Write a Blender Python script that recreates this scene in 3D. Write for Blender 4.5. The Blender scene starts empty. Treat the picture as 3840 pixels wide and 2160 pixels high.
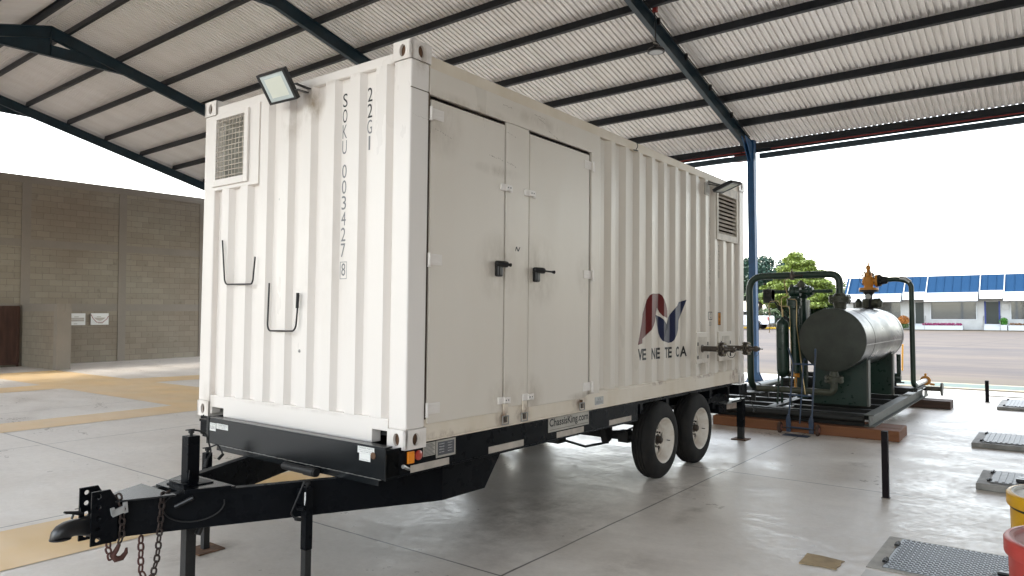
import bpy, bmesh, math, random
from mathutils import Vector, Matrix
R = math.radians
PI = math.pi
scene = bpy.context.scene
random.seed(7)

# ------------------------------------------------------------------ camera
GZ = 0.865                      # height of the container's near bottom corner above the floor
def cam_basis(a, b, c):
    f = Vector((math.cos(b)*math.cos(a), math.cos(b)*math.sin(a), math.sin(b)))
    r = f.cross(Vector((0, 0, 1))).normalized(); u = r.cross(f)
    return f, math.cos(c)*r + math.sin(c)*u, -math.sin(c)*r + math.cos(c)*u
cam_d = bpy.data.cameras.new("camera"); cam = bpy.data.objects.new("camera", cam_d)
scene.collection.objects.link(cam); scene.camera = cam
_f, _r, _u = cam_basis(0.66167955, 0.03357637, -0.00365701)
_m = Matrix((_r, _u, -_f)).transposed().to_4x4(); _m.translation = (-3.12169, -3.27658, 0.85605+GZ)
cam.matrix_world = _m
cam_d.sensor_width = 36; cam_d.lens = 36*2680.17/3840; cam_d.clip_end = 2000; cam_d.clip_start = 0.05

# ------------------------------------------------------------------ light
SUN_EL, SUN_AZ = 56, 70         # azimuth: direction towards the sun, measured from +X towards +Y
w = bpy.data.worlds.new("World"); scene.world = w; w.use_nodes = True
nt = w.node_tree
bg = nt.nodes["Background"]
sky = nt.nodes.new("ShaderNodeTexSky"); sky.sky_type = 'NISHITA'; sky.sun_disc = False
sky.sun_elevation = R(SUN_EL); sky.sun_rotation = R(90-SUN_AZ)
sky.air_density = 1.6; sky.dust_density = 2.0; sky.ozone_density = 1.0; sky.altitude = 0
hsv = nt.nodes.new("ShaderNodeHueSaturation"); hsv.inputs['Saturation'].default_value = 0.40
nt.links.new(sky.outputs[0], hsv.inputs['Color'])
nt.links.new(hsv.outputs[0], bg.inputs[0]); bg.inputs[1].default_value = 0.15
sl = bpy.data.lights.new("sun", 'SUN'); sl.energy = 0.6; sl.angle = R(14); sl.color = (1, .93, .82)
so = bpy.data.objects.new("sun", sl); scene.collection.objects.link(so)
sd = Vector((math.cos(R(SUN_EL))*math.cos(R(SUN_AZ)), math.cos(R(SUN_EL))*math.sin(R(SUN_AZ)), math.sin(R(SUN_EL))))
so.rotation_euler = sd.to_track_quat('Z', 'Y').to_euler(); so.location = (0, 0, 40)
vs = scene.view_settings; vs.view_transform = 'Standard'; vs.look = 'None'; vs.gamma = 1; vs.exposure = 2.6
scene.cycles.max_bounces = 8; scene.cycles.diffuse_bounces = 5
try:
    scene.cycles.use_denoising = True; scene.cycles.use_adaptive_sampling = True
    scene.cycles.sample_clamp_indirect = 8
except Exception: pass

# ------------------------------------------------------------------ materials
def nodes_of(m): return m.node_tree.nodes, m.node_tree.links
def mat(name, col, rough=.5, metal=0., var=0., vscale=3., bump=0., bscale=40., stretch=(1, 1, 1), col2=None, rvar=0., emis=None,
        rust=0., rust_scale=6., coat=0., spec=.5, detail=6, dust=0.):
    m = bpy.data.materials.new(name); m.use_nodes = True
    N, L = nodes_of(m); b = N["Principled BSDF"]
    b.inputs['Base Color'].default_value = (*col, 1); b.inputs['Roughness'].default_value = rough; b.inputs['Metallic'].default_value = metal
    b.inputs['Specular IOR Level'].default_value = spec
    if coat: b.inputs['Coat Weight'].default_value = coat; b.inputs['Coat Roughness'].default_value = .15
    if emis: b.inputs['Emission Color'].default_value = (*emis[:3], 1); b.inputs['Emission Strength'].default_value = emis[3]
    if var or bump or rvar or rust:
        tc = N.new("ShaderNodeTexCoord"); mp = N.new("ShaderNodeMapping"); mp.inputs['Scale'].default_value = stretch
        L.new(tc.outputs['Object'], mp.inputs[0])
    last = None
    if var:
        nz = N.new("ShaderNodeTexNoise"); nz.inputs['Scale'].default_value = vscale; nz.inputs['Detail'].default_value = detail; nz.inputs['Roughness'].default_value = .62
        L.new(mp.outputs[0], nz.inputs['Vector'])
        cr = N.new("ShaderNodeMapRange"); cr.inputs[1].default_value = .3; cr.inputs[2].default_value = .7
        L.new(nz.outputs[0], cr.inputs[0])
        mx = N.new("ShaderNodeMix"); mx.data_type = 'RGBA'
        c2 = col2 if col2 else tuple(c*(1-var) for c in col)
        mx.inputs[6].default_value = (*col, 1); mx.inputs[7].default_value = (*c2, 1)
        mu = N.new("ShaderNodeMath"); mu.operation = 'MULTIPLY'; mu.inputs[1].default_value = 1 if not col2 else var
        L.new(cr.outputs[0], mu.inputs[0]); L.new(mu.outputs[0], mx.inputs[0]); last = mx.outputs[2]
    if rust:
        nz = N.new("ShaderNodeTexNoise"); nz.inputs['Scale'].default_value = rust_scale; nz.inputs['Detail'].default_value = 10; nz.inputs['Roughness'].default_value = .7
        L.new(mp.outputs[0], nz.inputs['Vector'])
        cr = N.new("ShaderNodeMapRange"); cr.inputs[1].default_value = .74-rust; cr.inputs[2].default_value = .80-rust
        L.new(nz.outputs[0], cr.inputs[0])
        mx = N.new("ShaderNodeMix"); mx.data_type = 'RGBA'; mx.inputs[6].default_value = (*col, 1); mx.inputs[7].default_value = (.16, .07, .035, 1)
        if last: L.new(last, mx.inputs[6])
        L.new(cr.outputs[0], mx.inputs[0]); last = mx.outputs[2]
    if last: L.new(last, b.inputs['Base Color'])
    if rvar:
        nz = N.new("ShaderNodeTexNoise"); nz.inputs['Scale'].default_value = vscale*1.7; nz.inputs['Detail'].default_value = 5
        L.new(mp.outputs[0], nz.inputs['Vector'])
        cr = N.new("ShaderNodeMapRange"); cr.inputs[1].default_value = .3; cr.inputs[2].default_value = .7
        cr.inputs[3].default_value = max(0, rough-rvar); cr.inputs[4].default_value = rough+rvar
        L.new(nz.outputs[0], cr.inputs[0]); L.new(cr.outputs[0], b.inputs['Roughness'])
    if bump:
        nz = N.new("ShaderNodeTexNoise"); nz.inputs['Scale'].default_value = bscale; nz.inputs['Detail'].default_value = 4
        L.new(mp.outputs[0], nz.inputs['Vector'])
        bp = N.new("ShaderNodeBump"); bp.inputs['Strength'].default_value = bump; bp.inputs['Distance'].default_value = .01
        L.new(nz.outputs[0], bp.inputs['Height']); L.new(bp.outputs[0], b.inputs['Normal'])
    return m

M = {}
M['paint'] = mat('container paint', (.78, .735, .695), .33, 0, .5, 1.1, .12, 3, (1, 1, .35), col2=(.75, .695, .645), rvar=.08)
M['paint_side_shaded'] = mat('shaded side paint', (.705, .65, .58), .34, 0, .6, 1.3, .15, 4, (1, 1, .3), col2=(.65, .585, .50), rvar=.08)  # same container paint, darker and warmer to carry the side's shade
M['paint_worn'] = mat('worn rail paint', (.76, .69, .60), .45, 0, .7, 2.2, .15, 8, (1, 1, .5), col2=(.60, .50, .36), rust=.07, rust_scale=5)
M['reveal'] = mat('gap shade', (.055, .036, .025), .8)  # dark brown stands in for the shading inside the gaps
M['seam'] = mat('grimy seam', (.10, .075, .05), .8)
M['rusthole'] = mat('rusty hole', (.17, .09, .05), .9, 0, .6, 20)
M['black'] = mat('black chassis paint', (.006, .007, .009), .30, 0, .4, 6, .03, 30, rvar=.08, rust=.015, rust_scale=9, spec=.07)
M['glossblack'] = mat('glossy chassis paint', (.006, .008, .010), .26, 0, .4, 6, .02, 20, rust=.02, rust_scale=9, spec=.38)
M['blackrough'] = mat('black rough steel', (.010, .010, .011), .6, 0, .5, 12, .2, 60, rust=.08, rust_scale=14)
M['blackplastic'] = mat('black plastic', (.008, .008, .009), .35)
M['tyre'] = mat('tyre rubber', (.007, .007, .008), .8, 0, .6, 7, .15, 80, spec=.25, col2=(.028, .025, .021))
M['rim'] = mat('white wheel paint', (.80, .76, .70), .45, 0, .6, 7, .1, 20, col2=(.42, .33, .24), rust=.07, rust_scale=9)
M['hub'] = mat('greasy hub', (.07, .055, .045), .55, .5, .5, 20)
M['chain'] = mat('rusty chain', (.055, .038, .032), .6, .5, .6, 30, col2=(.05, .04, .038))
M['chainred'] = mat('rust red chain', (.095, .036, .028), .7, .3, .6, 30, col2=(.08, .04, .035))
M['zinc'] = mat('zinc steel', (.42, .42, .41), .38, .9, .3, 12, .1, 30)
M['lockm'] = mat('grey lock bar', (.45, .46, .46), .4, .3)
M['sticker'] = mat('sticker white', (.70, .70, .68), .5)
M['ink'] = mat('sticker ink', (.08, .08, .09), .6)
M['scuff'] = mat('scuffed metal', (.22, .17, .12), .7)
M['signgrey'] = mat('sign plate', (.46, .43, .38), .4, 0, .3, 5)
M['signblack'] = mat('black lettering', (.01, .01, .01), .5)
M['reflector'] = mat('reflective tape', (.52, .46, .40), .45, 0, .3, 14)
M['decalblack'] = mat('black vinyl', (.015, .015, .018), .45)
M['decalgrey'] = mat('faded vinyl', (.20, .20, .21), .45)
M['decalpale'] = mat('pale vinyl', (.42, .39, .34), .5)
M['maroon'] = mat('maroon vinyl', (.115, .008, .008), .4)
M['navy'] = mat('navy vinyl', (.007, .012, .052), .4)
M['amber'] = mat('amber lens', (.85, .26, .01), .25, coat=.5)
M['redlens'] = mat('red lens', (.42, .05, .03), .3, coat=.5)
M['louver'] = mat('louver paint', (.66, .59, .50), .5, 0, .4, 6)
M['tan'] = mat('tan lining', (.42, .33, .21), .7, 0, .3, 5)
M['glass'] = mat('lamp glass', (.66, .74, .73), .12, 0, .2, 5, coat=.6)
M['ledpanel'] = mat('led panel', (.74, .77, .68), .4)
M['flange'] = mat('bronze brown steel', (.12, .10, .085), .42, .7, .4, 20, .1, 60)
M['boltzinc'] = mat('bolt zinc', (.38, .34, .26), .35, .9)
# structure steel
M['purlin'] = mat('purlin paint', (.010, .014, .020), .5, 0, .4, 4)
M['purlin_lip'] = mat('purlin lip', (.05, .065, .085), .45)
M['rafter'] = mat('rafter teal paint', (.011, .034, .050), .42, 0, .35, 3)
M['post'] = mat('post blue paint', (.012, .085, .22), .45, 0, .35, 4)
M['eavesteel'] = mat('eave steel', (.035, .06, .08), .45, 0, .3, 3)
M['redpipe'] = mat('red fire pipe', (.30, .03, .025), .45)
# green skid
M['green'] = mat('dark green paint', (.008, .032, .022), .34, 0, .5, 8, .06, 40, col2=(.018, .03, .022), rvar=.1)
M['greenpipe'] = mat('olive pipe paint', (.012, .034, .022), .42, 0, .5, 8, .06, 40, col2=(.030, .045, .030))
M['olive'] = mat('olive flange', (.07, .075, .05), .5, 0, .5, 14, .1, 50)
M['tank'] = mat('galvanised cladding', (.07, .07, .067), .33, .7, .5, 2.5, .04, 9, (.5, 1, 1), col2=(.06, .06, .057), rvar=.08)
M['tankend'] = mat('dark end cap', (.040, .046, .036), .55, .2, .4, 6)
M['orange'] = mat('orange valve paint', (.62, .25, .02), .45, 0, .4, 20, .1, 50, col2=(.42, .17, .03))
M['brass'] = mat('brass tube', (.42, .32, .17), .35, .8)
M['skidsteel'] = mat('grey green skid steel', (.060, .068, .058), .55, .2, .6, 6, .15, 40, col2=(.12, .115, .10), rust=.1, rust_scale=7)
M['skiddark'] = mat('dark skid steel', (.012, .013, .012), .6, .1, .5, 5, .15, 40)
M['zincpipe'] = mat('bare white pipe', (.55, .56, .55), .35, .5, .3, 10)
M['timber'] = mat('treated timber', (.22, .085, .032), .75, 0, .75, 2.2, .35, 30, (1, .25, 6), col2=(.13, .048, .02))
M['timberdark'] = mat('old timber', (.10, .055, .038), .8, 0, .6, 3, .3, 30, (1, .3, 5))
M['trolley'] = mat('blue trolley paint', (.012, .040, .095), .45, 0, .6, 8, .1, 40, col2=(.05, .055, .07))
M['blocktop'] = mat('hatch concrete', (.34, .33, .31), .7, 0, .5, 5, .2, 30)
M['rimgrey'] = mat('hatch rim cement', (.46, .44, .40), .65, 0, .4, 6, .1, 30)
M['hatchmetal'] = mat('hatch aluminium', (.20, .205, .21), .5, .2, .3, 12)
M['card'] = mat('old cardboard', (.46, .34, .19), .85, 0, .45, 7, .2, 40)
M['reddrum'] = mat('red plastic', (.44, .05, .04), .45, 0, .3, 5, .04, 20, rvar=.08)
M['yellowdrum'] = mat('yellow plastic', (.60, .32, .008), .42, 0, .3, 5, .04, 20, rvar=.08)
M['lidwhite'] = mat('dusty lid', (.66, .64, .58), .55, 0, .5, 8)
M['lidpink'] = mat('dusty red lid', (.42, .20, .18), .6, 0, .6, 8, col2=(.34, .10, .09))
M['bollard'] = mat('bollard paint', (.007, .004, .006), .6, 0, .5, 12, spec=.15)
M['orangestick'] = mat('orange stake', (.70, .33, .03), .5)
# office
M['officewall'] = mat('office wall paint', (.50, .51, .50), .7, 0, .2, 1.5)
M['officeblue'] = mat('blue roof paint', (.010, .042, .100), .9, 0, .35, 1.2, spec=.1, col2=(.016, .052, .112))
M['awning'] = mat('white awning sheet', (.50, .53, .54), .6)
M['windowglass'] = mat('office glass', (.20, .21, .21), .04, .75, spec=.9)
M['doordark'] = mat('door dark glass', (.03, .04, .038), .15)
M['doorblue'] = mat('door frame blue', (.02, .04, .20), .5)
M['flowers'] = mat('magenta flowers', (.32, .03, .13), .8)
M['leafdark'] = mat('leaf dark', (.016, .042, .018), .6)
M['leafblue'] = mat('leaf blue green', (.022, .062, .040), .6)
M['leafyellow'] = mat('leaf yellow green', (.15, .20, .028), .6)
M['leafmid'] = mat('leaf mid green', (.055, .105, .025), .6)
M['leafbush'] = mat('leaf bush green', (.06, .22, .02), .6)
M['leaforange'] = mat('leaf orange', (.40, .15, .02), .6)
M['leafdry'] = mat('dry plants', (.22, .12, .06), .8)
M['bark'] = mat('bark', (.09, .07, .05), .9, 0, .4, 8)
M['truckwhite'] = mat('truck paint', (.78, .80, .84), .25, coat=.6)
M['truckglass'] = mat('truck glass', (.015, .018, .02), .08)
M['chrome'] = mat('alloy', (.35, .35, .36), .3, .8)
M['kerb'] = mat('yellow kerb', (.66, .42, .02), .6)
M['plate'] = mat('licence plate', (.42, .33, .27), .5, 0, .5, 25)
for k in ('leafdark', 'leafblue', 'leafyellow', 'leafmid', 'leafbush', 'leaforange'):
    N, L = nodes_of(M[k]); b = N["Principled BSDF"]; c = b.inputs['Base Color'].default_value
    oi = N.new("ShaderNodeNewGeometry"); cr = N.new("ShaderNodeMapRange"); cr.inputs[3].default_value = .55; cr.inputs[4].default_value = 1.5
    L.new(oi.outputs['Random Per Island'], cr.inputs[0]); mx = N.new("ShaderNodeVectorMath"); mx.operation = 'SCALE'; mx.inputs[0].default_value = c[:3]
    L.new(cr.outputs[0], mx.inputs['Scale']); L.new(mx.outputs[0], b.inputs['Base Color'])

def stains(m, spots, col, lo=.42, hi=.6, nsc=9.):
    """dirt and rust marks with a shape and place of their own: spots = (centre, radii, strength) in the part's coordinates"""
    N, L = nodes_of(m); b = N["Principled BSDF"]; src = b.inputs['Base Color'].links[0].from_socket if b.inputs['Base Color'].links else None
    tc = N.new("ShaderNodeTexCoord"); acc = None
    for c, r, st in spots:
        sub = N.new("ShaderNodeVectorMath"); sub.operation = 'SUBTRACT'; L.new(tc.outputs['Object'], sub.inputs[0]); sub.inputs[1].default_value = c
        dv = N.new("ShaderNodeVectorMath"); dv.operation = 'DIVIDE'; L.new(sub.outputs[0], dv.inputs[0]); dv.inputs[1].default_value = r
        ln = N.new("ShaderNodeVectorMath"); ln.operation = 'LENGTH'; L.new(dv.outputs[0], ln.inputs[0])
        mr = N.new("ShaderNodeMapRange"); mr.inputs[1].default_value = 1.; mr.inputs[2].default_value = .15; mr.inputs[3].default_value = 0; mr.inputs[4].default_value = st; L.new(ln.outputs['Value'], mr.inputs[0])
        if acc is None: acc = mr.outputs[0]
        else:
            mm = N.new("ShaderNodeMath"); mm.operation = 'MAXIMUM'; L.new(acc, mm.inputs[0]); L.new(mr.outputs[0], mm.inputs[1]); acc = mm.outputs[0]
    mp = N.new("ShaderNodeMapping"); mp.inputs['Scale'].default_value = (1, 1, .45); L.new(tc.outputs['Object'], mp.inputs[0])
    nz = N.new("ShaderNodeTexNoise"); nz.inputs['Scale'].default_value = nsc; nz.inputs['Detail'].default_value = 9; nz.inputs['Roughness'].default_value = .72; L.new(mp.outputs[0], nz.inputs['Vector'])
    n2 = N.new("ShaderNodeMapRange"); n2.inputs[1].default_value = lo; n2.inputs[2].default_value = hi; L.new(nz.outputs[0], n2.inputs[0])
    ml = N.new("ShaderNodeMath"); ml.operation = 'MULTIPLY'; L.new(acc, ml.inputs[0]); L.new(n2.outputs[0], ml.inputs[1])
    mx = N.new("ShaderNodeMix"); mx.data_type = 'RGBA'; L.new(ml.outputs[0], mx.inputs[0]); mx.inputs[7].default_value = (*col, 1)
    if src: L.new(src, mx.inputs[6])
    else: mx.inputs[6].default_value = b.inputs['Base Color'].default_value
    L.new(mx.outputs[2], b.inputs['Base Color'])
RUST = (.17, .075, .035); GRIME = (.30, .235, .165)
stains(M['paint_worn'], [((5.72, .01, .10), (.16, .1, .10), 1.), ((5.80, .01, .16), (.14, .1, .05), 1.), ((1.0, .01, .10), (.10, .1, .09), .8), ((1.25, .01, .10), (.12, .1, .09), .8), ((2.07, .01, .12), (.14, .1, .08), .8), ((3.6, .01, .17), (.25, .1, .03), .7), ((4.8, .01, .17), (.4, .1, .03), .7), ((.4, .01, .05), (.3, .1, .04), .5)], RUST, .44, .58, 13)
stains(M['paint_side_shaded'], [((1.0, 0, .22), (.22, .2, .20), .7), ((1.32, 0, .22), (.22, .2, .20), .7), ((.93, 0, 1.2), (.30, .2, .30), .55), ((1.42, 0, 1.18), (.34, .2, .32), .6), ((.30, 0, 2.1), (.25, .2, .25), .5), ((4.7, 0, .30), (.3, .2, .10), .9), ((5.4, 0, .30), (.35, .2, .14), .9), ((.9, 0, 1.9), (.35, .2, .05), .5), ((1.4, 0, 2.38), (.5, .2, .07), .6), ((.6, 0, 2.30), (.5, .2, .05), .6), ((2.15, 0, 1.2), (.2, .2, .25), .5), ((2.2, 0, .16), (.4, .2, .05), .8)], GRIME, .38, .66, 6)
stains(M['paint'], [((0, 1.03, 2.36), (.2, .13, .17), 1.), ((0, 1.25, 2.25), (.2, .22, .16), .5), ((0, .7, 2.47), (.2, .7, .02), .3), ((0, 1.2, .16), (.2, 1.1, .02), .25), ((0, .75, 1.3), (.2, .5, .9), .10), ((.09, 0, 2.50), (.13, .2, .14), .9), ((.05, .16, 2.47), (.1, .05, .25), .6), ((0, 2.3, .10), (.2, .12, .2), .5), ((.09, .08, .05), (.15, .2, .07), .6)], GRIME, .40, .66, 7)
def m_roof():
    m = mat('roof sheet underside', (.88, .86, .845), .40, .16, .7, .8, 0, 40, (.4, 2.2, 1), col2=(.74, .71, .68), rvar=.06); return m
M['roof'] = m_roof()

def m_floor():
    m = bpy.data.materials.new('polished concrete'); m.use_nodes = True; N, L = nodes_of(m); b = N["Principled BSDF"]
    tc = N.new("ShaderNodeTexCoord")
    def noise(sc, det, stretch=(1, 1, 1), rough=.6, dist=0):
        mp = N.new("ShaderNodeMapping"); mp.inputs['Scale'].default_value = stretch; L.new(tc.outputs['Object'], mp.inputs[0])
        n = N.new("ShaderNodeTexNoise"); n.inputs['Scale'].default_value = sc; n.inputs['Detail'].default_value = det; n.inputs['Roughness'].default_value = rough
        n.inputs['Distortion'].default_value = dist; L.new(mp.outputs[0], n.inputs['Vector']); return n.outputs[0]
    def rng(s, a, b_, c, d):
        r = N.new("ShaderNodeMapRange"); r.inputs[1].default_value = a; r.inputs[2].default_value = b_; r.inputs[3].default_value = c; r.inputs[4].default_value = d
        L.new(s, r.inputs[0]); return r.outputs[0]
    def math_(op, a, b_):
        n = N.new("ShaderNodeMath"); n.operation = op
        for i, v in enumerate((a, b_)):
            if isinstance(v, (int, float)): n.inputs[i].default_value = v
            else: L.new(v, n.inputs[i])
        return n.outputs[0]
    big = noise(.45, 6, rough=.6, dist=.5); mid = noise(1.5, 10, (1, .5, 1), .7, .6); fine = noise(14, 8)
    grain = noise(38, 6, (1, .7, 1), .7)
    t = math_('ADD', math_('ADD', math_('MULTIPLY', rng(big, .3, .7, 0, 1), .42), math_('MULTIPLY', rng(mid, .32, .68, 0, 1), .42)), math_('MULTIPLY', rng(grain, .3, .7, 0, 1), .16))
    cr = N.new("ShaderNodeValToRGB"); L.new(t, cr.inputs[0])
    cr.color_ramp.elements[0].color = (.42, .37, .32, 1); cr.color_ramp.elements[1].color = (.735, .69, .635, 1)
    # slab joints
    sp = N.new("ShaderNodeSeparateXYZ"); L.new(tc.outputs['Object'], sp.inputs[0])
    wob = math_('MULTIPLY', math_('SUBTRACT', noise(1.2, 3), .5), .02)
    def joint(ax, off, per):
        v = math_('ADD', math_('ADD', sp.outputs[ax], -off+per*40+per/2), wob)
        v = math_('ABSOLUTE', math_('SUBTRACT', math_('MODULO', v, per), per/2), 0)
        return rng(v, .006, .011, 1, 0)
    j = math_('MAXIMUM', joint(0, .56, 3.86), joint(1, -.31, 3.86))
    sx = rng(noise(3, 4), .5, .75, 0, 1)
    mx = N.new("ShaderNodeMix"); mx.data_type = 'RGBA'; L.new(math_('MULTIPLY', j, .85), mx.inputs[0]); L.new(cr.outputs[0], mx.inputs[6]); mx.inputs[7].default_value = (.055, .05, .045, 1)
    # dark scuffs and sparse spots
    sc = rng(noise(5, 12, (1, .5, 1), .72), .50, .80, 0, .16)
    mx2 = N.new("ShaderNodeMix"); mx2.data_type = 'RGBA'; L.new(sc, mx2.inputs[0]); L.new(mx.outputs[2], mx2.inputs[6]); mx2.inputs[7].default_value = (.11, .095, .08, 1)
    L.new(mx2.outputs[2], b.inputs['Base Color'])
    rg = math_('ADD', rng(mid, .34, .66, .27, .52), rng(fine, .3, .7, -.08, .12))
    L.new(rg, b.inputs['Roughness']); b.inputs['Specular IOR Level'].default_value = .6
    bp = N.new("ShaderNodeBump"); bp.inputs['Strength'].default_value = .16; bp.inputs['Distance'].default_value = .004
    L.new(math_('ADD', fine, grain), bp.inputs['Height']); L.new(bp.outputs[0], b.inputs['Normal'])
    return m
M['floor'] = m_floor()
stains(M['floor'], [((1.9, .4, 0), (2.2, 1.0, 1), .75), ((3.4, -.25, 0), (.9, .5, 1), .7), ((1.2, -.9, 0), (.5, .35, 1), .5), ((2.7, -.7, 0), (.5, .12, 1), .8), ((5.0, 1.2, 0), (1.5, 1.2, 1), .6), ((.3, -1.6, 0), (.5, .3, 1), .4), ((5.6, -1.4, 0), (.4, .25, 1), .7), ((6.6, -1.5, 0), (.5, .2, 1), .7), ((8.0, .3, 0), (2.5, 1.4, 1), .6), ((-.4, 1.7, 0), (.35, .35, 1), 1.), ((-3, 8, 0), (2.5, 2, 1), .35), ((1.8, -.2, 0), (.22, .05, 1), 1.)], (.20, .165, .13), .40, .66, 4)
M['yellowpaint'] = mat('yellow floor paint', (.66, .43, .17), .42, 0, .8, .9, .03, 20, (1, .6, 1), col2=(.54, .40, .23), rvar=.10, detail=3)
M['greenpaint'] = mat('green strip paint', (.035, .085, .062), .6, 0, .4, 4)
M['creampaint'] = mat('cream strip paint', (.34, .30, .17), .6, 0, .3, 4)
M['whitepaint'] = mat('white strip paint', (.55, .55, .53), .6, 0, .2, 4)
def m_yard():
    m = bpy.data.materials.new('yard concrete'); m.use_nodes = True; N, L = nodes_of(m); b = N["Principled BSDF"]; b.inputs['Roughness'].default_value = .9
    tc = N.new("ShaderNodeTexCoord")
    def noise(sc, det, st, dist=0):
        mp = N.new("ShaderNodeMapping"); mp.inputs['Scale'].default_value = st; L.new(tc.outputs['Object'], mp.inputs[0])
        n = N.new("ShaderNodeTexNoise"); n.inputs['Scale'].default_value = sc; n.inputs['Detail'].default_value = det; n.inputs['Roughness'].default_value = .65; n.inputs['Distortion'].default_value = dist
        L.new(mp.outputs[0], n.inputs['Vector']); return n.outputs[0]
    def ramp(src, c0, c1, a, b_):
        r = N.new("ShaderNodeValToRGB"); L.new(src, r.inputs[0]); r.color_ramp.elements[0].position = a; r.color_ramp.elements[1].position = b_
        r.color_ramp.elements[0].color = (*c0, 1); r.color_ramp.elements[1].color = (*c1, 1); return r.outputs[0]
    base = ramp(noise(.5, 8, (.6, .07, 1), .3), (.036, .029, .030), (.078, .060, .046), .36, .64)
    mott = ramp(noise(1.1, 8, (1, .5, 1)), (.78, .78, .80), (1.15, 1.12, 1.08), .35, .65)
    mx = N.new("ShaderNodeMix"); mx.data_type = 'RGBA'; mx.blend_type = 'MULTIPLY'; mx.inputs[0].default_value = 1; L.new(base, mx.inputs[6]); L.new(mott, mx.inputs[7])
    sp = N.new("ShaderNodeSeparateXYZ"); mp = N.new("ShaderNodeMapping"); mp.inputs['Rotation'].default_value = (0, 0, R(8)); L.new(tc.outputs['Object'], mp.inputs[0]); L.new(mp.outputs[0], sp.inputs[0])
    last = mx.outputs[2]
    for ax, per in ((0, 7.5), (1, 6.2)):
        md = N.new("ShaderNodeMath"); md.operation = 'PINGPONG'; md.inputs[1].default_value = per/2; L.new(sp.outputs[ax], md.inputs[0])
        r = N.new("ShaderNodeMapRange"); r.inputs[1].default_value = .03; r.inputs[2].default_value = .09; r.inputs[3].default_value = .55; r.inputs[4].default_value = 0; L.new(md.outputs[0], r.inputs[0])
        m2 = N.new("ShaderNodeMix"); m2.data_type = 'RGBA'; L.new(r.outputs[0], m2.inputs[0]); L.new(last, m2.inputs[6]); m2.inputs[7].default_value = (.022, .018, .017, 1); last = m2.outputs[2]
    L.new(last, b.inputs['Base Color']); return m
M['yard'] = m_yard()
M['apron'] = mat('yard apron', (.098, .078, .056), .9, 0, .5, .8, .2, 20, (1, .3, 1))
M['earth'] = mat('far ground', (.12, .11, .08), .9, 0, .5, .1)

def m_block():
    m = bpy.data.materials.new('concrete blocks'); m.use_nodes = True; N, L = nodes_of(m); b = N["Principled BSDF"]
    tc = N.new("ShaderNodeTexCoord"); sp = N.new("ShaderNodeSeparateXYZ"); cb = N.new("ShaderNodeCombineXYZ")
    L.new(tc.outputs['Object'], sp.inputs[0])
    ad = N.new("ShaderNodeMath"); ad.operation = 'ADD'; L.new(sp.outputs[0], ad.inputs[0]); L.new(sp.outputs[1], ad.inputs[1])
    L.new(ad.outputs[0], cb.inputs[0]); L.new(sp.outputs[2], cb.inputs[1])
    br = N.new("ShaderNodeTexBrick"); L.new(cb.outputs[0], br.inputs['Vector'])
    br.inputs['Scale'].default_value = 1; br.inputs['Brick Width'].default_value = .41; br.inputs['Row Height'].default_value = .205
    br.inputs['Mortar Size'].default_value = .009; br.inputs['Mortar Smooth'].default_value = .8; br.inputs['Bias'].default_value = -.1
    br.inputs['Color1'].default_value = (.24, .21, .175, 1); br.inputs['Color2'].default_value = (.275, .245, .205, 1); br.inputs['Mortar'].default_value = (.18, .155, .13, 1)
    nz = N.new("ShaderNodeTexNoise"); nz.inputs['Scale'].default_value = .5; nz.inputs['Detail'].default_value = 8; L.new(tc.outputs['Object'], nz.inputs['Vector'])
    cr = N.new("ShaderNodeValToRGB"); L.new(nz.outputs[0], cr.inputs[0]); cr.color_ramp.elements[0].position = .3; cr.color_ramp.elements[1].position = .7
    cr.color_ramp.elements[0].color = (.86, .80, .72, 1); cr.color_ramp.elements[1].color = (1.05, 1.08, 1.02, 1)
    mx = N.new("ShaderNodeMix"); mx.data_type = 'RGBA'; mx.blend_type = 'MULTIPLY'; mx.inputs[0].default_value = 1
    L.new(br.outputs[0], mx.inputs[6]); L.new(cr.outputs[0], mx.inputs[7])
    n2 = N.new("ShaderNodeTexNoise"); n2.inputs['Scale'].default_value = 5; n2.inputs['Detail'].default_value = 10; L.new(tc.outputs['Object'], n2.inputs['Vector'])
    r2 = N.new("ShaderNodeMapRange"); r2.inputs[1].default_value = .6; r2.inputs[2].default_value = .72; r2.inputs[4].default_value = .35; L.new(n2.outputs[0], r2.inputs[0])
    m3 = N.new("ShaderNodeMix"); m3.data_type = 'RGBA'; L.new(r2.outputs[0], m3.inputs[0]); L.new(mx.outputs[2], m3.inputs[6]); m3.inputs[7].default_value = (.10, .085, .06, 1)
    L.new(m3.outputs[2], b.inputs['Base Color']); b.inputs['Roughness'].default_value = .9
    bp = N.new("ShaderNodeBump"); bp.inputs['Strength'].default_value = .5; bp.inputs['Distance'].default_value = .02; L.new(br.outputs['Fac'], bp.inputs['Height']); bp.invert = True
    L.new(bp.outputs[0], b.inputs['Normal'])
    return m
M['block'] = m_block()
M['pillar'] = mat('wall frame concrete', (.24, .21, .175), .9, 0, .5, 1.5, .3, 20, col2=(.18, .162, .137))
M['rustgate'] = mat('rust brown gate', (.085, .038, .026), .7, 0, .5, 3, .2, 30, (3, 3, .4))

def m_checker():
    m = bpy.data.materials.new('checker plate'); m.use_nodes = True; N, L = nodes_of(m); b = N["Principled BSDF"]
    b.inputs['Base Color'].default_value = (.19, .215, .235, 1); b.inputs['Roughness'].default_value = .42; b.inputs['Metallic'].default_value = .2
    return m
M['checker'] = m_checker()
M['checkerrib'] = mat('checker rib wear', (.085, .095, .11), .5, .4)

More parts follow.
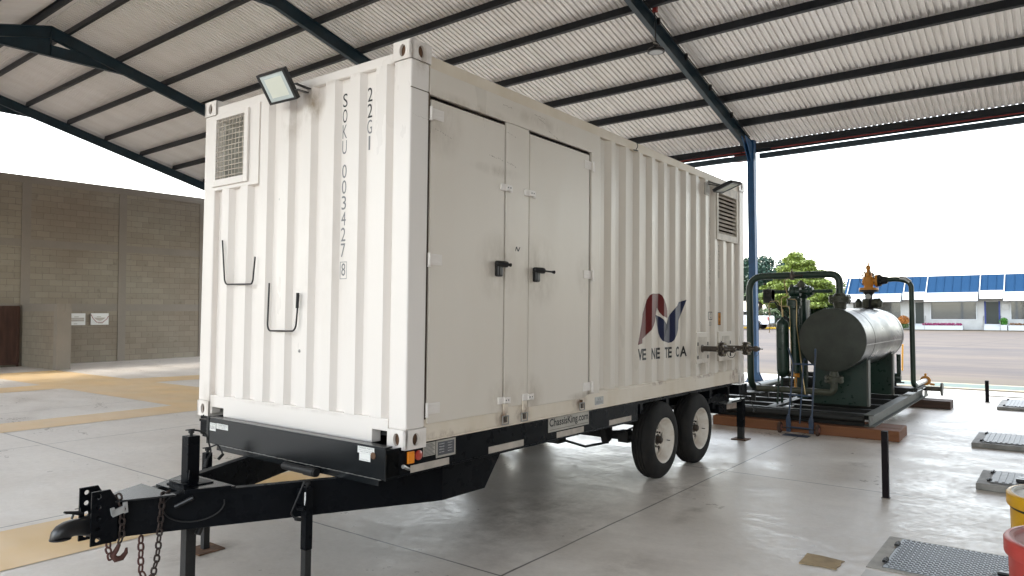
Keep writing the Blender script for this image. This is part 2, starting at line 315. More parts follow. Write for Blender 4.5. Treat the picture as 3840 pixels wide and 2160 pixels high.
# ------------------------------------------------------------------ mesh builder
class MB:
    def __init__(s): s.v = []; s.f = []
    def add(s, vs, fs):
        o = len(s.v); s.v += [tuple(v) for v in vs]; s.f += [tuple(i+o for i in f) for f in fs]; return s
    def box(s, x0, x1, y0, y1, z0, z1):
        return s.add([(x0,y0,z0),(x1,y0,z0),(x1,y1,z0),(x0,y1,z0),(x0,y0,z1),(x1,y0,z1),(x1,y1,z1),(x0,y1,z1)],
                     [(0,3,2,1),(4,5,6,7),(0,1,5,4),(1,2,6,5),(2,3,7,6),(3,0,4,7)])
    def hexa(s, p):      # 8 points: bottom four, top four
        return s.add(p, [(0,3,2,1),(4,5,6,7),(0,1,5,4),(1,2,6,5),(2,3,7,6),(3,0,4,7)])
    def obox(s, c, d, rot):   # centre, full dims, 3x3 rotation matrix
        c = Vector(c); p = []
        for z in (-1, 1):
            for x, y in ((-1,-1),(1,-1),(1,1),(-1,1)): p.append(c + rot @ Vector((x*d[0]/2, y*d[1]/2, z*d[2]/2)))
        return s.hexa(p)
    def bar(s, a, b, wdt, hgt, up=(0, 0, 1)):
        a = Vector(a); b = Vector(b); d = (b-a); L = d.length; d.normalize(); u = Vector(up); sd_ = d.cross(u).normalized(); u = sd_.cross(d)
        return s.obox((a+b)/2, (L, wdt, hgt), Matrix((d, -sd_, u)).transposed())
    def prism(s, poly, axis, a, b):
        # poly: 2D points; axis: which axis is the extrusion; the other two axes in order
        def P(p, t):
            if axis == 0: return (t, p[0], p[1])
            if axis == 1: return (p[0], t, p[1])
            return (p[0], p[1], t)
        n = len(poly); vs = [P(p, a) for p in poly]+[P(p, b) for p in poly]
        fs = [tuple(range(n)), tuple(reversed(range(n, 2*n)))]+[(i, (i+1) % n, n+(i+1) % n, n+i) for i in range(n)]
        return s.add(vs, fs)
    def rings(s, rings, cap=True, closed=False):
        n = len(rings[0]); o = len(s.v)
        for r in rings: s.v += [tuple(p) for p in r]
        m = len(rings)
        for i in range(m if closed else m-1):
            for j in range(n):
                a = o+i*n+j; b_ = o+i*n+(j+1) % n; c = o+((i+1) % m)*n+(j+1) % n; d = o+((i+1) % m)*n+j
                s.f.append((a, b_, c, d))
        if cap and not closed:
            s.f.append(tuple(reversed(range(o, o+n)))); s.f.append(tuple(range(o+(m-1)*n, o+m*n)))
        return s
    def tube(s, pts, r, seg=10, cap=True, closed=False):
        pts = [Vector(p) for p in pts]; rs = r if isinstance(r, (list, tuple)) else [r]*len(pts)
        n = len(pts); rings = []; prev = None
        for i in range(n):
            if closed: t = (pts[(i+1) % n]-pts[i-1]).normalized()
            elif i == 0: t = (pts[1]-pts[0]).normalized()
            elif i == n-1: t = (pts[-1]-pts[-2]).normalized()
            else: t = ((pts[i+1]-pts[i]).normalized()+(pts[i]-pts[i-1]).normalized()).normalized()
            if prev is None:
                u = t.cross(Vector((0, 0, 1)))
                if u.length < .1: u = t.cross(Vector((1, 0, 0)))
                u.normalize()
            else:
                u = (prev - t*prev.dot(t)).normalized()
            prev = u; v_ = t.cross(u)
            rings.append([pts[i]+rs[i]*(math.cos(2*PI*k/seg)*u+math.sin(2*PI*k/seg)*v_) for k in range(seg)])
        return s.rings(rings, cap, closed)
    def cyl(s, a, b, r0, r1=None, seg=20): return s.tube([a, b], [r0, r0 if r1 is None else r1], seg)
    def lathe(s, c, axis, prof, seg=32, cap=True):
        # prof: list of (distance along axis, radius)
        c = Vector(c); ax = Vector(axis).normalized(); u = ax.cross(Vector((0, 0, 1)))
        if u.length < .1: u = ax.cross(Vector((1, 0, 0)))
        u.normalize(); v_ = ax.cross(u)
        rings = [[c+ax*t+max(r, 1e-4)*(math.cos(2*PI*k/seg)*u+math.sin(2*PI*k/seg)*v_) for k in range(seg)] for t, r in prof]
        return s.rings(rings, cap)
    def holeplate(s, o, eu, ev, en, wdt, hgt, hc, hr, thick, seg=16, tall=1.0):
        # rectangle o + u*eu + v*ev with an oval hole (centre hc, radius hr, v radius hr*tall), thickness along -en
        o = Vector(o); eu = Vector(eu); ev = Vector(ev); en = Vector(en)
        def ringpts(d):
            hole = []; rect = []
            for k in range(seg):
                a = 2*PI*(k+.5)/seg; ca, sa = math.cos(a), math.sin(a)
                hx, hy = hc[0]+hr*ca, hc[1]+hr*tall*sa
                tx = 1e9; ty = 1e9
                if ca > 1e-9: tx = (wdt-hc[0])/ca
                elif ca < -1e-9: tx = -hc[0]/ca
                if sa > 1e-9: ty = (hgt-hc[1])/sa
                elif sa < -1e-9: ty = -hc[1]/sa
                t = min(tx, ty)
                hole.append(o+eu*hx+ev*hy-en*d); rect.append([hc[0]+t*ca, hc[1]+t*sa])
            for cx_, cy_ in ((0, 0), (wdt, 0), (wdt, hgt), (0, hgt)):    # snap the nearest ray to each corner
                i = min(range(seg), key=lambda q: (rect[q][0]-cx_)**2+(rect[q][1]-cy_)**2); rect[i] = [cx_, cy_]
            return hole, [o+eu*p[0]+ev*p[1]-en*d for p in rect]
        h0, r0 = ringpts(0); h1, r1 = ringpts(thick)
        return s.rings([r0, h0, h1, r1], False, True)
    def build(s, name, m, parent=None, smooth=None, bevel=0, **props):
        me = bpy.data.meshes.new(name); me.from_pydata(s.v, [], s.f); me.update()
        bm = bmesh.new(); bm.from_mesh(me); bmesh.ops.recalc_face_normals(bm, faces=bm.faces); bm.to_mesh(me); bm.free()
        me.materials.append(m if not isinstance(m, str) else M[m])
        if smooth is not None:
            me.polygons.foreach_set('use_smooth', [True]*len(me.polygons)); me.set_sharp_from_angle(angle=R(smooth))
        o = bpy.data.objects.new(name, me); scene.collection.objects.link(o)
        if parent: o.parent = parent
        if bevel:
            bv = o.modifiers.new('bevel', 'BEVEL'); bv.width = bevel; bv.segments = 2; bv.limit_method = 'ANGLE'; bv.angle_limit = R(40)
        for k, v_ in props.items(): o[k] = v_
        return o

def empty(name, loc=(0, 0, 0), **props):
    o = bpy.data.objects.new(name, None); scene.collection.objects.link(o); o.location = loc; o.empty_display_size = .1
    for k, v_ in props.items(): o[k] = v_
    return o
def copy_tree(o, parent=None):
    c = o.copy(); scene.collection.objects.link(c); c.parent = parent
    for ch in list(o.children): copy_tree(ch, c)
    return c
def arc(c, u, v_, r, a0, a1, n):
    c = Vector(c); u = Vector(u); v_ = Vector(v_)
    return [c+u*r*math.cos(a0+(a1-a0)*i/n)+v_*r*math.sin(a0+(a1-a0)*i/n) for i in range(n+1)]
def fillet(pts, r, n=6):
    """polyline with rounded corners"""
    pts = [Vector(p) for p in pts]; out = [pts[0]]
    for i in range(1, len(pts)-1):
        a, b, c = pts[i-1], pts[i], pts[i+1]; d0 = (a-b); d1 = (c-b); l = min(r, d0.length*.49, d1.length*.49)
        p0 = b+d0.normalized()*l; p1 = b+d1.normalized()*l
        for k in range(n+1):
            t = k/n; out.append((1-t)**2*p0+2*t*(1-t)*b+t*t*p1)
    out.append(pts[-1]); return out
def text2d(txt, size=1., xs=1., spacing=1., shear=0., bold=0.):
    """vertices, faces of a filled 2-D text, centred on its own box; returns also width and height"""
    cu = bpy.data.curves.new('tmp', 'FONT'); cu.body = txt; cu.size = size; cu.space_character = spacing; cu.resolution_u = 4; cu.shear = shear; cu.offset = bold
    ob = bpy.data.objects.new('tmp', cu); scene.collection.objects.link(ob)
    dg = bpy.context.evaluated_depsgraph_get(); me = bpy.data.meshes.new_from_object(ob.evaluated_get(dg))
    vs_ = [(v.co.x*xs, v.co.y) for v in me.vertices]; fs = [tuple(p.vertices) for p in me.polygons]
    bpy.data.objects.remove(ob); bpy.data.curves.remove(cu); bpy.data.meshes.remove(me)
    x0 = min(v[0] for v in vs_); x1 = max(v[0] for v in vs_); y0 = min(v[1] for v in vs_); y1 = max(v[1] for v in vs_)
    return [(v[0]-(x0+x1)/2, v[1]-(y0+y1)/2) for v in vs_], fs, x1-x0, y1-y0
def put_text(mb, txt, o, eu, ev, wdt=None, hgt=None, spacing=1., bold=0.):
    vs_, fs, tw, th = text2d(txt, 1., 1., spacing, 0, bold)
    sx = (wdt/tw) if wdt else (hgt/th); sy = (hgt/th) if hgt else sx
    o = Vector(o); eu = Vector(eu); ev = Vector(ev)
    mb.add([o+eu*(p[0]*sx)+ev*(p[1]*sy) for p in vs_], fs); return mb

# ------------------------------------------------------------------ ground
mb = MB(); S_ = 900
mb.add([(-S_, -S_, -.03), (S_, -S_, -.03), (S_, S_, -.03), (-S_, S_, -.03)], [(0, 1, 2, 3)]); mb.build('ground', 'earth', kind='structure')
mb = MB(); mb.add([(-60, -90, -.012), (110, -90, -.012), (110, 120, -.012), (-60, 120, -.012)], [(0, 1, 2, 3)]); mb.build('yard_pavement', 'yard', kind='structure')
mb = MB(); mb.add([(15, -60, -.007), (18.45, -60, -.007), (18.45, 60, -.007), (15, 60, -.007)], [(0, 1, 2, 3)]); mb.build('yard_apron', 'apron', kind='structure')
mb = MB(); mb.add([(-12, -20, 0), (15.1, -20, 0), (15.1, 25, 0), (-12, 25, 0)], [(0, 1, 2, 3)]); mb.build('floor', 'floor', kind='structure')
mb = MB(); mb.add([(64, -60, -.006), (69.8, -60, -.006), (69.8, 14, -.006), (64, 14, -.006)], [(0, 1, 2, 3)]); mb.build('far_path', 'apron', kind='structure')
for nm, x0, x1, y0, y1, z, mt in (('green_strip', 15.68, 16.6, -40, 40, .002, 'greenpaint'), ('cream_strip', 15.45, 15.68, -40, 40, .002, 'creampaint'),
                                  ('cream_strip', 16.6, 16.74, -40, 40, .002, 'creampaint'), ('white_marking', 14.6, 16.55, 1.2, 5.2, .006, 'whitepaint')):
    mb = MB(); mb.add([(x0, y0, z), (x1, y0, z), (x1, y1, z), (x0, y1, z)], [(0, 1, 2, 3)]); mb.build(nm, mt, kind='structure')
mb = MB(); Zy = .004
for p in ([(3.54, -12), (5.54, -12), (5.54, 24), (3.54, 24)][:0],): pass
# a main band along Y that starts behind the container, crossed by bands running along X
def quad(x0, x1, y0, y1): mb.add([(x0, y0, Zy), (x1, y0, Zy), (x1, y1, Zy), (x0, y1, Zy)], [(0, 1, 2, 3)])
ys = [2.39, 3.42, 8.92, 10.0, 15.05, 16.35, 23.8]
quad(3.54, 5.54, 2.39, 21.0)
for a, b in ((2.39, 3.42), (8.92, 9.95), (15.05, 16.3)): quad(-11, 3.54, a, b)
mb.add([(5.54, 16.3, Zy), (5.54, 14.8, Zy), (9.6, 14.1, Zy), (9.6, 15.1, Zy)], [(0, 1, 2, 3)])
quad(5.54, 12, 8.92, 9.95)
mb.build('floor_marking', 'yellowpaint', kind='structure')

# ------------------------------------------------------------------ canopy
SL = .2697
def rz(x): return 5.315+GZ-SL*(x-13.781)      # top of rafter = bottom of purlin, right-hand slope
XR = 3.72; XE = 15.12
canopy = empty('steel_canopy', (14.3, 2.8, 0), label='open sided steel canopy with corrugated roof sheets over the white container', category='canopy')
def P_(mb, name, m, parent=None, **k):
    o = mb.build(name, m, parent or canopy, **k)
    if parent is None: o.matrix_parent_inverse = Matrix.Translation((-14.3, -2.8, 0))
    return o
YS0, YS1 = -11.4, 23.55
PD = .172                                       # purlin depth
# corrugated sheets
def sheet(sign):
    mb = MB(); pitch = .1205; n = int((YS1-YS0)/pitch); prof = []
    for i in range(n):
        y = YS0+i*pitch
        prof += [(y, 0), (y+.026, 0), (y+.030, .005), (y+.034, 0), (y+.062, 0), (y+.068, .050), (y+.106, .050), (y+.112, 0)]
    prof.append((YS0+n*pitch, 0))
    xs_ = [XR+.03, 9.3, XE] if sign > 0 else [XR-.03, -2, XR-(XE-XR)]
    k = len(xs_); vs_ = []
    for (y, h) in prof:
        for x in xs_:
            xx = x if sign > 0 else 2*XR-x
            vs_.append((x, y, rz(xx)+PD+.004+h))
    fs = [(i*k+j, i*k+j+1, (i+1)*k+j+1, (i+1)*k+j) for i in range(len(prof)-1) for j in range(k-1)]
    mb.add(vs_, fs); return mb
for s_ in (1, -1): P_(sheet(s_), 'roof_sheet', 'roof', smooth=None)
# ridge cap
mb = MB(); zt = rz(XR)+PD+.075
mb.add([(XR-.24, YS0, zt-.075), (XR, YS0, zt), (XR+.24, YS0, zt-.075), (XR-.24, YS1, zt-.075), (XR, YS1, zt), (XR+.24, YS1, zt-.075)], [(0, 1, 4, 3), (1, 2, 5, 4)])
P_(mb, 'ridge_cap', 'roof')
# purlins (C section: web facing the ridge side, flanges downhill)
def purlin(x, sign, y0=YS0, y1=YS1-.1):
    xx = x; X = x if sign > 0 else 2*XR-x; zb = rz(xx); d = sign; mb = MB(); mb2 = MB()
    a = math.atan(SL)*sign
    def q(u, v): # u downhill along the slope, v normal to it
        return (X+d*(u*math.cos(a*sign))+d*v*math.sin(abs(a)), zb-u*math.sin(abs(a))+v*math.cos(abs(a)))
    def pr(mb_, u0, u1, v0, v1):
        pts = [q(u0, v0), q(u1, v0), q(u1, v1), q(u0, v1)]
        mb_.prism(pts, 1, y0, y1)
    pr(mb, 0, .006, .006, PD-.004); pr(mb, 0, .065, PD-.004, PD); pr(mb, .0, .065, 0, .005); pr(mb, .06, .065, .005, .022)
    o = P_(mb, 'purlin', 'purlin')
    return o
PX = [XR+.36, 5.34, 6.56, 7.76, 8.98, 10.19, 11.41, 12.60, 13.76, 15.0]
for x in PX: purlin(x, 1)
for x in PX: purlin(x, -1)
# rafters
RY = [2.87, 9.66, 16.55, 23.25, -3.95, -10.75]
def rafter(y, dpt=.295, wd=.11):
    mb = MB()
    def ibeam(sg):
        pts = [(XR, rz(XR)), (14.75, rz(14.75))]
        def q(x, off): return (x if sg > 0 else 2*XR-x, rz(x)-off)
        for (o0, o1, ya, yb) in ((0, .012, y, y+wd), (.012, dpt-.012, y+wd*.5-.004, y+wd*.5+.004), (dpt-.012, dpt, y, y+wd)):
            x1 = 14.4 if o0 > .1 else 14.75
            mb.prism([q(XR, o0), q(x1, o0), q(x1, o1), q(XR, o1)], 1, ya, yb)
    ibeam(1); ibeam(-1)
    for xx in (14.73, 2*XR-14.73): mb.box(xx-.012, xx, y, y+wd, rz(14.75)-dpt, rz(14.75))
    # horizontal tie closing the apex, with a small triangular gap left above it
    zb_ = 7.26+GZ; zt_ = 7.56+GZ; a_ = rz(XR)-dpt; xt = XR+(a_-zb_)/SL
    mb.box(2*XR-xt, xt, y, y+wd, zb_, zb_+.012)
    xm = XR+(a_-zt_)/SL
    mb.prism([(2*XR-xt+.1, zb_+.012), (xt-.1, zb_+.012), (xm, zt_), (2*XR-xm, zt_)], 1, y+wd*.5-.003, y+wd*.5+.003)
    for sg in (1, -1):
        def X(v): return v if sg > 0 else 2*XR-v
        mb.prism([(X(XR+(.45 if sg > 0 else .02)), zt_), (X(xm), zt_), (X(XR+.02), a_+.01), (X(XR+.02), a_-.05)], 1, y+wd*.5-.0025, y+wd*.5+.0025)
    mb.box(XR-.006, XR+.006, y+.01, y+wd-.01, zb_+.012, rz(XR)-.01)
    P_(mb, 'rafter', 'rafter', bevel=.003)
for y in RY: rafter(y)
for sg in (1, -1):
    mb = MB(); mb.prism([(XR if sg > 0 else XR, rz(XR)+.001), (14.9 if sg > 0 else 2*XR-14.9, rz(14.9)+.001), (14.9 if sg > 0 else 2*XR-14.9, rz(14.9)+PD-.01), (XR, rz(XR)+PD-.01)], 1, 23.40, 23.42); P_(mb, 'gable_flashing', 'roof')
# posts with gussets
def post(x, y, sx=.17, sy=.165, blue='post'):
    mb = MB(); zt = rz(14.4)-.1
    # H section: web plus two flanges seen as recessed sides
    mb.box(x, x+.012, y, y+sy, 0, zt); mb.box(x+sx-.012, x+sx, y, y+sy, 0, zt); mb.box(x+.012, x+sx-.012, y+.004, y+.012, 0, zt); mb.box(x+.012, x+sx-.012, y+sy-.012, y+sy-.004, 0, zt)
    p = P_(mb, 'post', blue)
    mb = MB(); mb.box(x-.1, x+sx+.1, y-.1, y+sy+.1, 0.003, .028)
    P_(mb, 'base_plate', blue, p)
    if x > 14:
        for yy in (y-.11, y+sy):
            for xx in (x+.01, x+sx-.02): mb = MB(); mb.prism([(yy if yy < y else yy+.11, .028), (y if yy < y else y+sy, .028), (y if yy < y else y+sy, .26)], 0, xx, xx+.01); P_(mb, 'gusset', blue, p)
    return p
for c_ in (2.713, 9.52, 16.4, 23.1, -4.1, -10.9):
    post(14.2, c_); post(2*XR-14.37, c_)
for nm in ():
    pass
# haunch plates where the posts meet the rafters
for c_ in (2.713, 9.52, 16.4, 23.1, -4.1, -10.9):
    mb = MB(); z0 = rz(14.0)-.30
    mb.prism([(14.2, z0-.45), (14.2, z0+.02), (13.75, z0+.12)], 1, c_+.03, c_+.05)
    mb.prism([(14.2, z0-.45), (14.2, z0+.02), (13.75, z0+.12)], 1, c_+.12, c_+.14)
    P_(mb, 'haunch_plate', 'post')
# eave struts and their brackets
mb = MB(); mb.box(14.42, 14.54, 2.95, YS1-.3, 4.62+GZ, 4.745+GZ); mb.box(14.42, 14.54, YS0, 2.66, 4.62+GZ, 4.745+GZ)
P_(mb, 'eave_strut', 'eavesteel', bevel=.008)
mb = MB(); mb.tube([(14.48, YS0, 4.80+GZ), (14.48, YS1, 4.80+GZ)], .018, 8); P_(mb, 'conduit', 'blackrough')
mb = MB(); mb.box(15.02, 15.16, YS0, YS1, rz(15.05)-.05, rz(15.05)-.035); mb.box(15.14, 15.155, YS0, YS1, rz(15.05)-.05, rz(15.05)+.10)
P_(mb, 'eave_trim', 'eavesteel')
mb = MB(); mb.tube([(14.85, 3.1, 4.90+GZ), (14.85, YS1, 4.90+GZ)], .03, 8); mb.tube([(14.85, YS0, 4.92+GZ), (14.85, 2.5, 4.92+GZ)], .012, 8)
P_(mb, 'fire_pipe', 'redpipe')
mb = MB(); mb.box(14.5, 14.62, 2.98, 3.32, 4.62+GZ, 4.82+GZ); P_(mb, 'junction_box', 'redpipe', bevel=.01)
mb = MB(); mb.tube(fillet([(14.4, 3.09, 4.8+GZ), (14.35, 3.09, 5.0+GZ), (14.15, 3.02, 5.12+GZ)], .1), .012, 6)
for k in range(3): mb.tube([(14.45, 3.45, 4.79+GZ-.02*k), (14.45, 12, 4.79+GZ-.02*k)], .006, 5)
P_(mb, 'cable', 'blackrough')
mb = MB(); mb.tube([(4.2, 2.84, rz(4.2)-.02), (14.3, 2.84, rz(14.3)-.02)], .012, 6); P_(mb, 'conduit', 'blackrough')
mb = MB()
for x in (9.35, 10.6, 11.85, 13.1): mb.box(x, x+.06, 2.82, 2.87, rz(x)-.12, rz(x)+.01)
P_(mb, 'conduit_clip', 'blackrough')

mb = MB(); mb.prism([(-7, 0), (14.3, 0), (14.3, 5.4), (XR, 8.2), (-7, 5.4)], 1, -11.2, -11.0); P_(mb, 'light_blocking_wall', 'pillar')  # added out of view to keep light off the container's near side
# high bay lamp hung from the rafter
lamp = empty('hanging_lamp', (9.12, 2.78, 5.80+GZ), label='round black high bay lamp hanging on a rod below the roof rafter', category='lamp')
mb = MB(); mb.lathe((0, 0, .0), (0, 0, 1), [(-.035, .150), (-.035, .165), (.0, .165), (.03, .14), (.06, .07), (.075, .055), (.10, .05), (.11, .02)], 28); mb.build('lamp_housing', 'blackplastic', lamp, smooth=35)
mb = MB(); mb.lathe((0, 0, -.037), (0, 0, 1), [(-.006, .125), (.002, .125)], 28); mb.build('lens', M['awning'], lamp)
mb = MB(); mb.tube([(0, 0, .11), (.0, 0.02, .74)], .011, 6); mb.build('rod', 'blackplastic', lamp)
mb = MB(); mb.box(-.04, .04, -.03, .05, .74, .86); mb.build('bracket', 'redpipe', lamp)
mb = MB(); mb.box(-.09, .09, -.015, .015, .115, .135); mb.build('hanger_bar', 'lidwhite', lamp)

# ------------------------------------------------------------------ block wall
wall = empty('block_wall', (8, 24, 0), label='tall grey concrete block wall with cast pillars and beams behind the container', category='wall')
def PW(mb, name, m, **k):
    o = mb.build(name, m, wall, **k); o.matrix_parent_inverse = Matrix.Translation((-8, -24, 0)); return o
WT = 5.46+GZ
mb = MB(); mb.box(-12, 30, 24, 24.2, -.02, WT-.25); PW(mb, 'blockwork', 'block')
mb = MB()
mb.box(-12, 30, 23.985, 24.215, WT-.25, WT)
PW(mb, 'top_beam', 'pillar')
for z0, z1 in ((3.09+GZ, 3.34+GZ), (.94+GZ, 1.20+GZ)):
    mb = MB(); mb.box(-12, 30, 23.99, 24.21, z0, z1); PW(mb, 'beam', 'pillar')
x = 5.50-3.07*6
while x < 30:
    mb = MB(); mb.box(x, x+.27, 23.975, 24.225, -.02, WT-.255); PW(mb, 'pillar', 'pillar'); x += 3.07
wing = empty('low_block_wall', (5.7, 22.5, 0), label='low concrete block wing wall with a corner pillar running out from the tall wall', category='wall')
def PG(mb, name, m, **k):
    o = mb.build(name, m, wing, **k); o.matrix_parent_inverse = Matrix.Translation((-5.7, -22.5, 0)); return o
mb = MB(); mb.box(5.56, 5.76, 21.3, 23.97, -.01, .93+GZ); PG(mb, 'blockwork', 'block')
mb = MB(); mb.box(5.55, 5.77, 21.05, 23.97, .93+GZ, 1.16+GZ); PG(mb, 'beam', 'pillar')
mb = MB(); mb.box(5.55, 5.95, 21.05, 21.3, -.01, .928+GZ); mb.box(5.772, 5.95, 21.05, 21.3, .928+GZ, 1.155+GZ); PG(mb, 'pillar', 'pillar')
gate = empty('metal_gate', (4.2, 23.9, 0), label='rust brown metal gate standing low against the block wall at far left', category='gate')
mb = MB(); mb.box(-1.2, 1.28, 0, .03, .12, 1.08+GZ); mb.build('panel', 'rustgate', gate)
mb = MB()
for xx in (-1.24, 1.2): mb.box(xx, xx+.06, -.02, .05, 0, 1.12+GZ)
mb.box(-1.18, 1.2, -.02, .05, 1.06+GZ, 1.12+GZ); mb.box(-1.18, 1.2, -.02, .05, .06, .12)
mb.build('frame', 'rustgate', gate)
def poster(name, x0, x1, lab, kind):
    e = empty(name, ((x0+x1)/2, 23.96, .66+GZ), label=lab, category='sign'); w2 = (x1-x0)/2
    mb = MB(); mb.box(-w2, w2, 0, .012, -.205, .205); mb.build('board', 'sticker', e)
    mb = MB(); y = -.002
    def bx(a, b, c, d): mb.add([(a, y, c), (b, y, c), (b, y, d), (a, y, d)], [(0, 1, 2, 3)])
    bx(-.1, .04, .07, .095); 
    if kind == 0:
        bx(-w2+.03, w2-.04, .0, .05); bx(-w2+.03, w2-.04, -.075, -.01); bx(-.12, 0, -.17, -.15)
    else:
        pts = [(-w2+.1, .05)]+[(-w2+.1+(2*w2-.2)*t/8, .05-.11*math.sin(PI*t/8)) for t in range(9)]+[(w2-.1, .05)]
        mb.add([(p[0], y, p[1]) for p in pts[1:-1]], [tuple(range(9))]); bx(-.06, .1, -.17, -.15)
    mb.build('print', M['decalpale'] if kind else M['signgrey'], e)
    if kind:
        mb = MB()
        pts = [(-w2+.01, .16), (-w2+.08, .02), (-.1, -.11), (.1, -.12), (w2-.06, 0), (w2-.01, .1)]
        mb.tube([(p[0], -.003, p[1]) for p in pts], .012, 4); mb.build('stripe', M['lidpink'], e)
poster('notice_board', 6.97, 7.48, 'pale notice board with grey text bands beside the pillar, left of the two', 0)
poster('notice_board', 7.655, 8.25, 'pale notice board with a grey bowl shape and pink stripes, right of the two', 1)

# ------------------------------------------------------------------ container
CD, CA, CB = 0.010929322, 0.012117196, 0.00812031
CR = Matrix.Rotation(CD, 3, 'Z') @ Matrix.Rotation(CA, 3, 'Y') @ Matrix.Rotation(CB, 3, 'X')
def con_empty(name, **k):
    e = empty(name, (0, 0, GZ), **k); e.rotation_euler = CR.to_euler(); return e
L_, W_, H_ = 6.058, 2.438, 2.591
con = con_empty('shipping_container', label='long white corrugated shipping container with two side doors standing on the black trailer', category='container')
def saw(u, start, pitch, crest, slope, depth):
    """0 on a crest, depth in a trough"""
    t = (u-start) % pitch
    if t <= crest: return 0.
    if t <= crest+slope: return depth*(t-crest)/slope
    if t <= pitch-slope: return depth
    return depth*(pitch-t)/slope
def breaks(u0, u1, start, pitch, crest, slope):
    out = [u0, u1]; k = math.floor((u0-start)/pitch)-1
    while start+k*pitch < u1:
        for d in (0, crest, crest+slope, pitch-slope):
            v = start+k*pitch+d
            if u0+1e-4 < v < u1-1e-4: out.append(v)
        k += 1
    return sorted(out)
FP = (.231, .2615, .101, .025, .045)            # front wall profile
SP = (2.585, .278, .072, .068, .036)            # side wall profile
def corr_front(mb, y0, y1, z0, z1, x0=.004):
    ys_ = breaks(y0, y1, *FP[:4]); n = len(ys_); vs_ = []
    for y in ys_:
        d = saw(y, *FP); vs_ += [(x0+d, y, z0), (x0+d, y, z1)]
    mb.add(vs_, [(2*i, 2*i+1, 2*i+3, 2*i+2) for i in range(n-1)])
def corr_side(mb, xa, xb, z0, z1, y0=.010, sgn=1, base=0):
    xs_ = breaks(xa, xb, *SP[:4]); n = len(xs_); vs_ = []
    for x in xs_:
        d = saw(x, *SP); y = y0+d if sgn > 0 else W_-y0-d; vs_ += [(x, y, z0), (x, y, z1)]
    mb.add(vs_, [(2*i, 2*i+1, 2*i+3, 2*i+2) for i in range(n-1)])
# corner posts
for (x0, x1, y0, y1) in ((0, .17, .004, .016), (5.90, L_, 0, .15), (0, .15, 2.275, W_), (5.90, L_, 2.29, W_)):
    mb = MB()
    if (x0, y0) == (0, .004):
        mb.box(.0, .168, .001, .158, .116, 2.479)
    else: mb.box(x0, x1, y0, y1, .116, 2.479)
    mb.build('corner_post', 'paint', con, bevel=.012)
# corner castings with oval holes on the outer faces
def casting(cx, cy, cz, sx, sy):
    """cx, cy: outer corner; sx, sy: +1 / -1 inward direction"""
    mb = MB(); a, b, h = .178, .162, .118; e = .005; tk = .02
    x0 = cx-sx*e; y0 = cy-sy*e
    mb.holeplate((x0, y0 if sy > 0 else y0, cz), (0, sy, 0), (0, 0, 1), (-sx, 0, 0), b+e, h+e, ((b+e)*.5, h*.5), .028, tk, 20, 1.45)
    mb.holeplate((x0+sx*0, y0, cz), (sx, 0, 0), (0, 0, 1), (0, -sy, 0), a+e, h+e, ((a+e)*.5, h*.5), .030, tk, 20, 1.35)
    xa, xb = sorted((x0, cx+sx*a)); ya, yb = sorted((y0, cy+sy*b))
    # top, bottom and inner faces
    mb.add([(xa, ya, cz), (xb, ya, cz), (xb, yb, cz), (xa, yb, cz), (xa, ya, cz+h+e), (xb, ya, cz+h+e), (xb, yb, cz+h+e), (xa, yb, cz+h+e)], [(0, 3, 2, 1), (4, 5, 6, 7)])
    inx = cx+sx*a; iny = cy+sy*b
    mb.add([(inx, ya, cz), (inx, yb, cz), (inx, yb, cz+h+e), (inx, ya, cz+h+e)], [(0, 1, 2, 3)])
    mb.add([(xa, iny, cz), (xb, iny, cz), (xb, iny, cz+h+e), (xa, iny, cz+h+e)], [(0, 1, 2, 3)])
    c = mb.build('corner_casting', 'paint', con)
    mb = MB(); xi = sorted((cx+sx*.02, cx+sx*(a-.005))); yi = sorted((cy+sy*.02, cy+sy*(b-.005)))
    mb.box(xi[0], xi[1], yi[0], yi[1], cz+.004, cz+h); mb.build('casting_cavity', 'rusthole', c)
for cx, sx in ((0, 1), (L_, -1)):
    for cy, sy in ((0, 1), (W_, -1)):
        casting(cx, cy, -.004, sx, sy); casting(cx, cy, 2.478, sx, sy)
# rails
mb = MB(); mb.box(.012, .10, .16, 2.276, 2.478, 2.545); mb.build('front_top_rail', 'paint', con, bevel=.008)
mb = MB(); mb.prism([(2.276, .02), (2.245, .02), (2.245, .075), (2.078, .075), (2.078, .008), (.322, .008), (.322, .095), (.17, .095), (.17, .174), (2.276, .174)], 0, .010, .09)
mb.build('front_bottom_rail', 'paint', con, bevel=.006)
mb = MB(); mb.box(.178, 5.88, .012, .08, 2.460, 2.545); mb.build('side_top_rail', 'paint_worn', con, bevel=.006)
mb = MB(); mb.box(.178, 5.88, .016, .08, .035, .166); mb.box(.178, 5.88, .008, .08, .024, .036); mb.box(2.26, 5.88, .020, .08, .165, .185); mb.build('side_bottom_rail', 'paint_worn', con, bevel=.004)
mb = MB(); mb.box(.178, 5.88, W_-.08, W_-.01, 2.46, 2.56); mb.box(.178, 5.88, W_-.08, W_-.01, .03, .18); mb.box(5.98, L_-.01, .16, 2.28, 2.46, 2.57); mb.box(5.98, L_-.01, .16, 2.28, .03, .18)
mb.build('rear_rail', 'paint', con)
# roof and floor
mb = MB(); mb.box(.1, 5.97, .08, W_-.08, 2.535, 2.552); mb.build('roof_panel', 'paint', con)
mb = MB(); mb.box(.09, 5.98, .081, W_-.081, .05, .16); mb.build('floor_panel', 'blackrough', con)
# front wall
mb = MB(); corr_front(mb, .158, 1.655, .174, 2.48); corr_front(mb, 1.655, 2.276, .174, 1.845)
# caps closing the trough tops beside the window box
mb.build('front_wall', 'paint', con)
mb = MB()   # weld-on weather strip seam down the middle of one trough
mb.box(.0455, .050, 1.16, 1.164, .18, 2.47); mb.build('wall_seam', 'paint_worn', con)
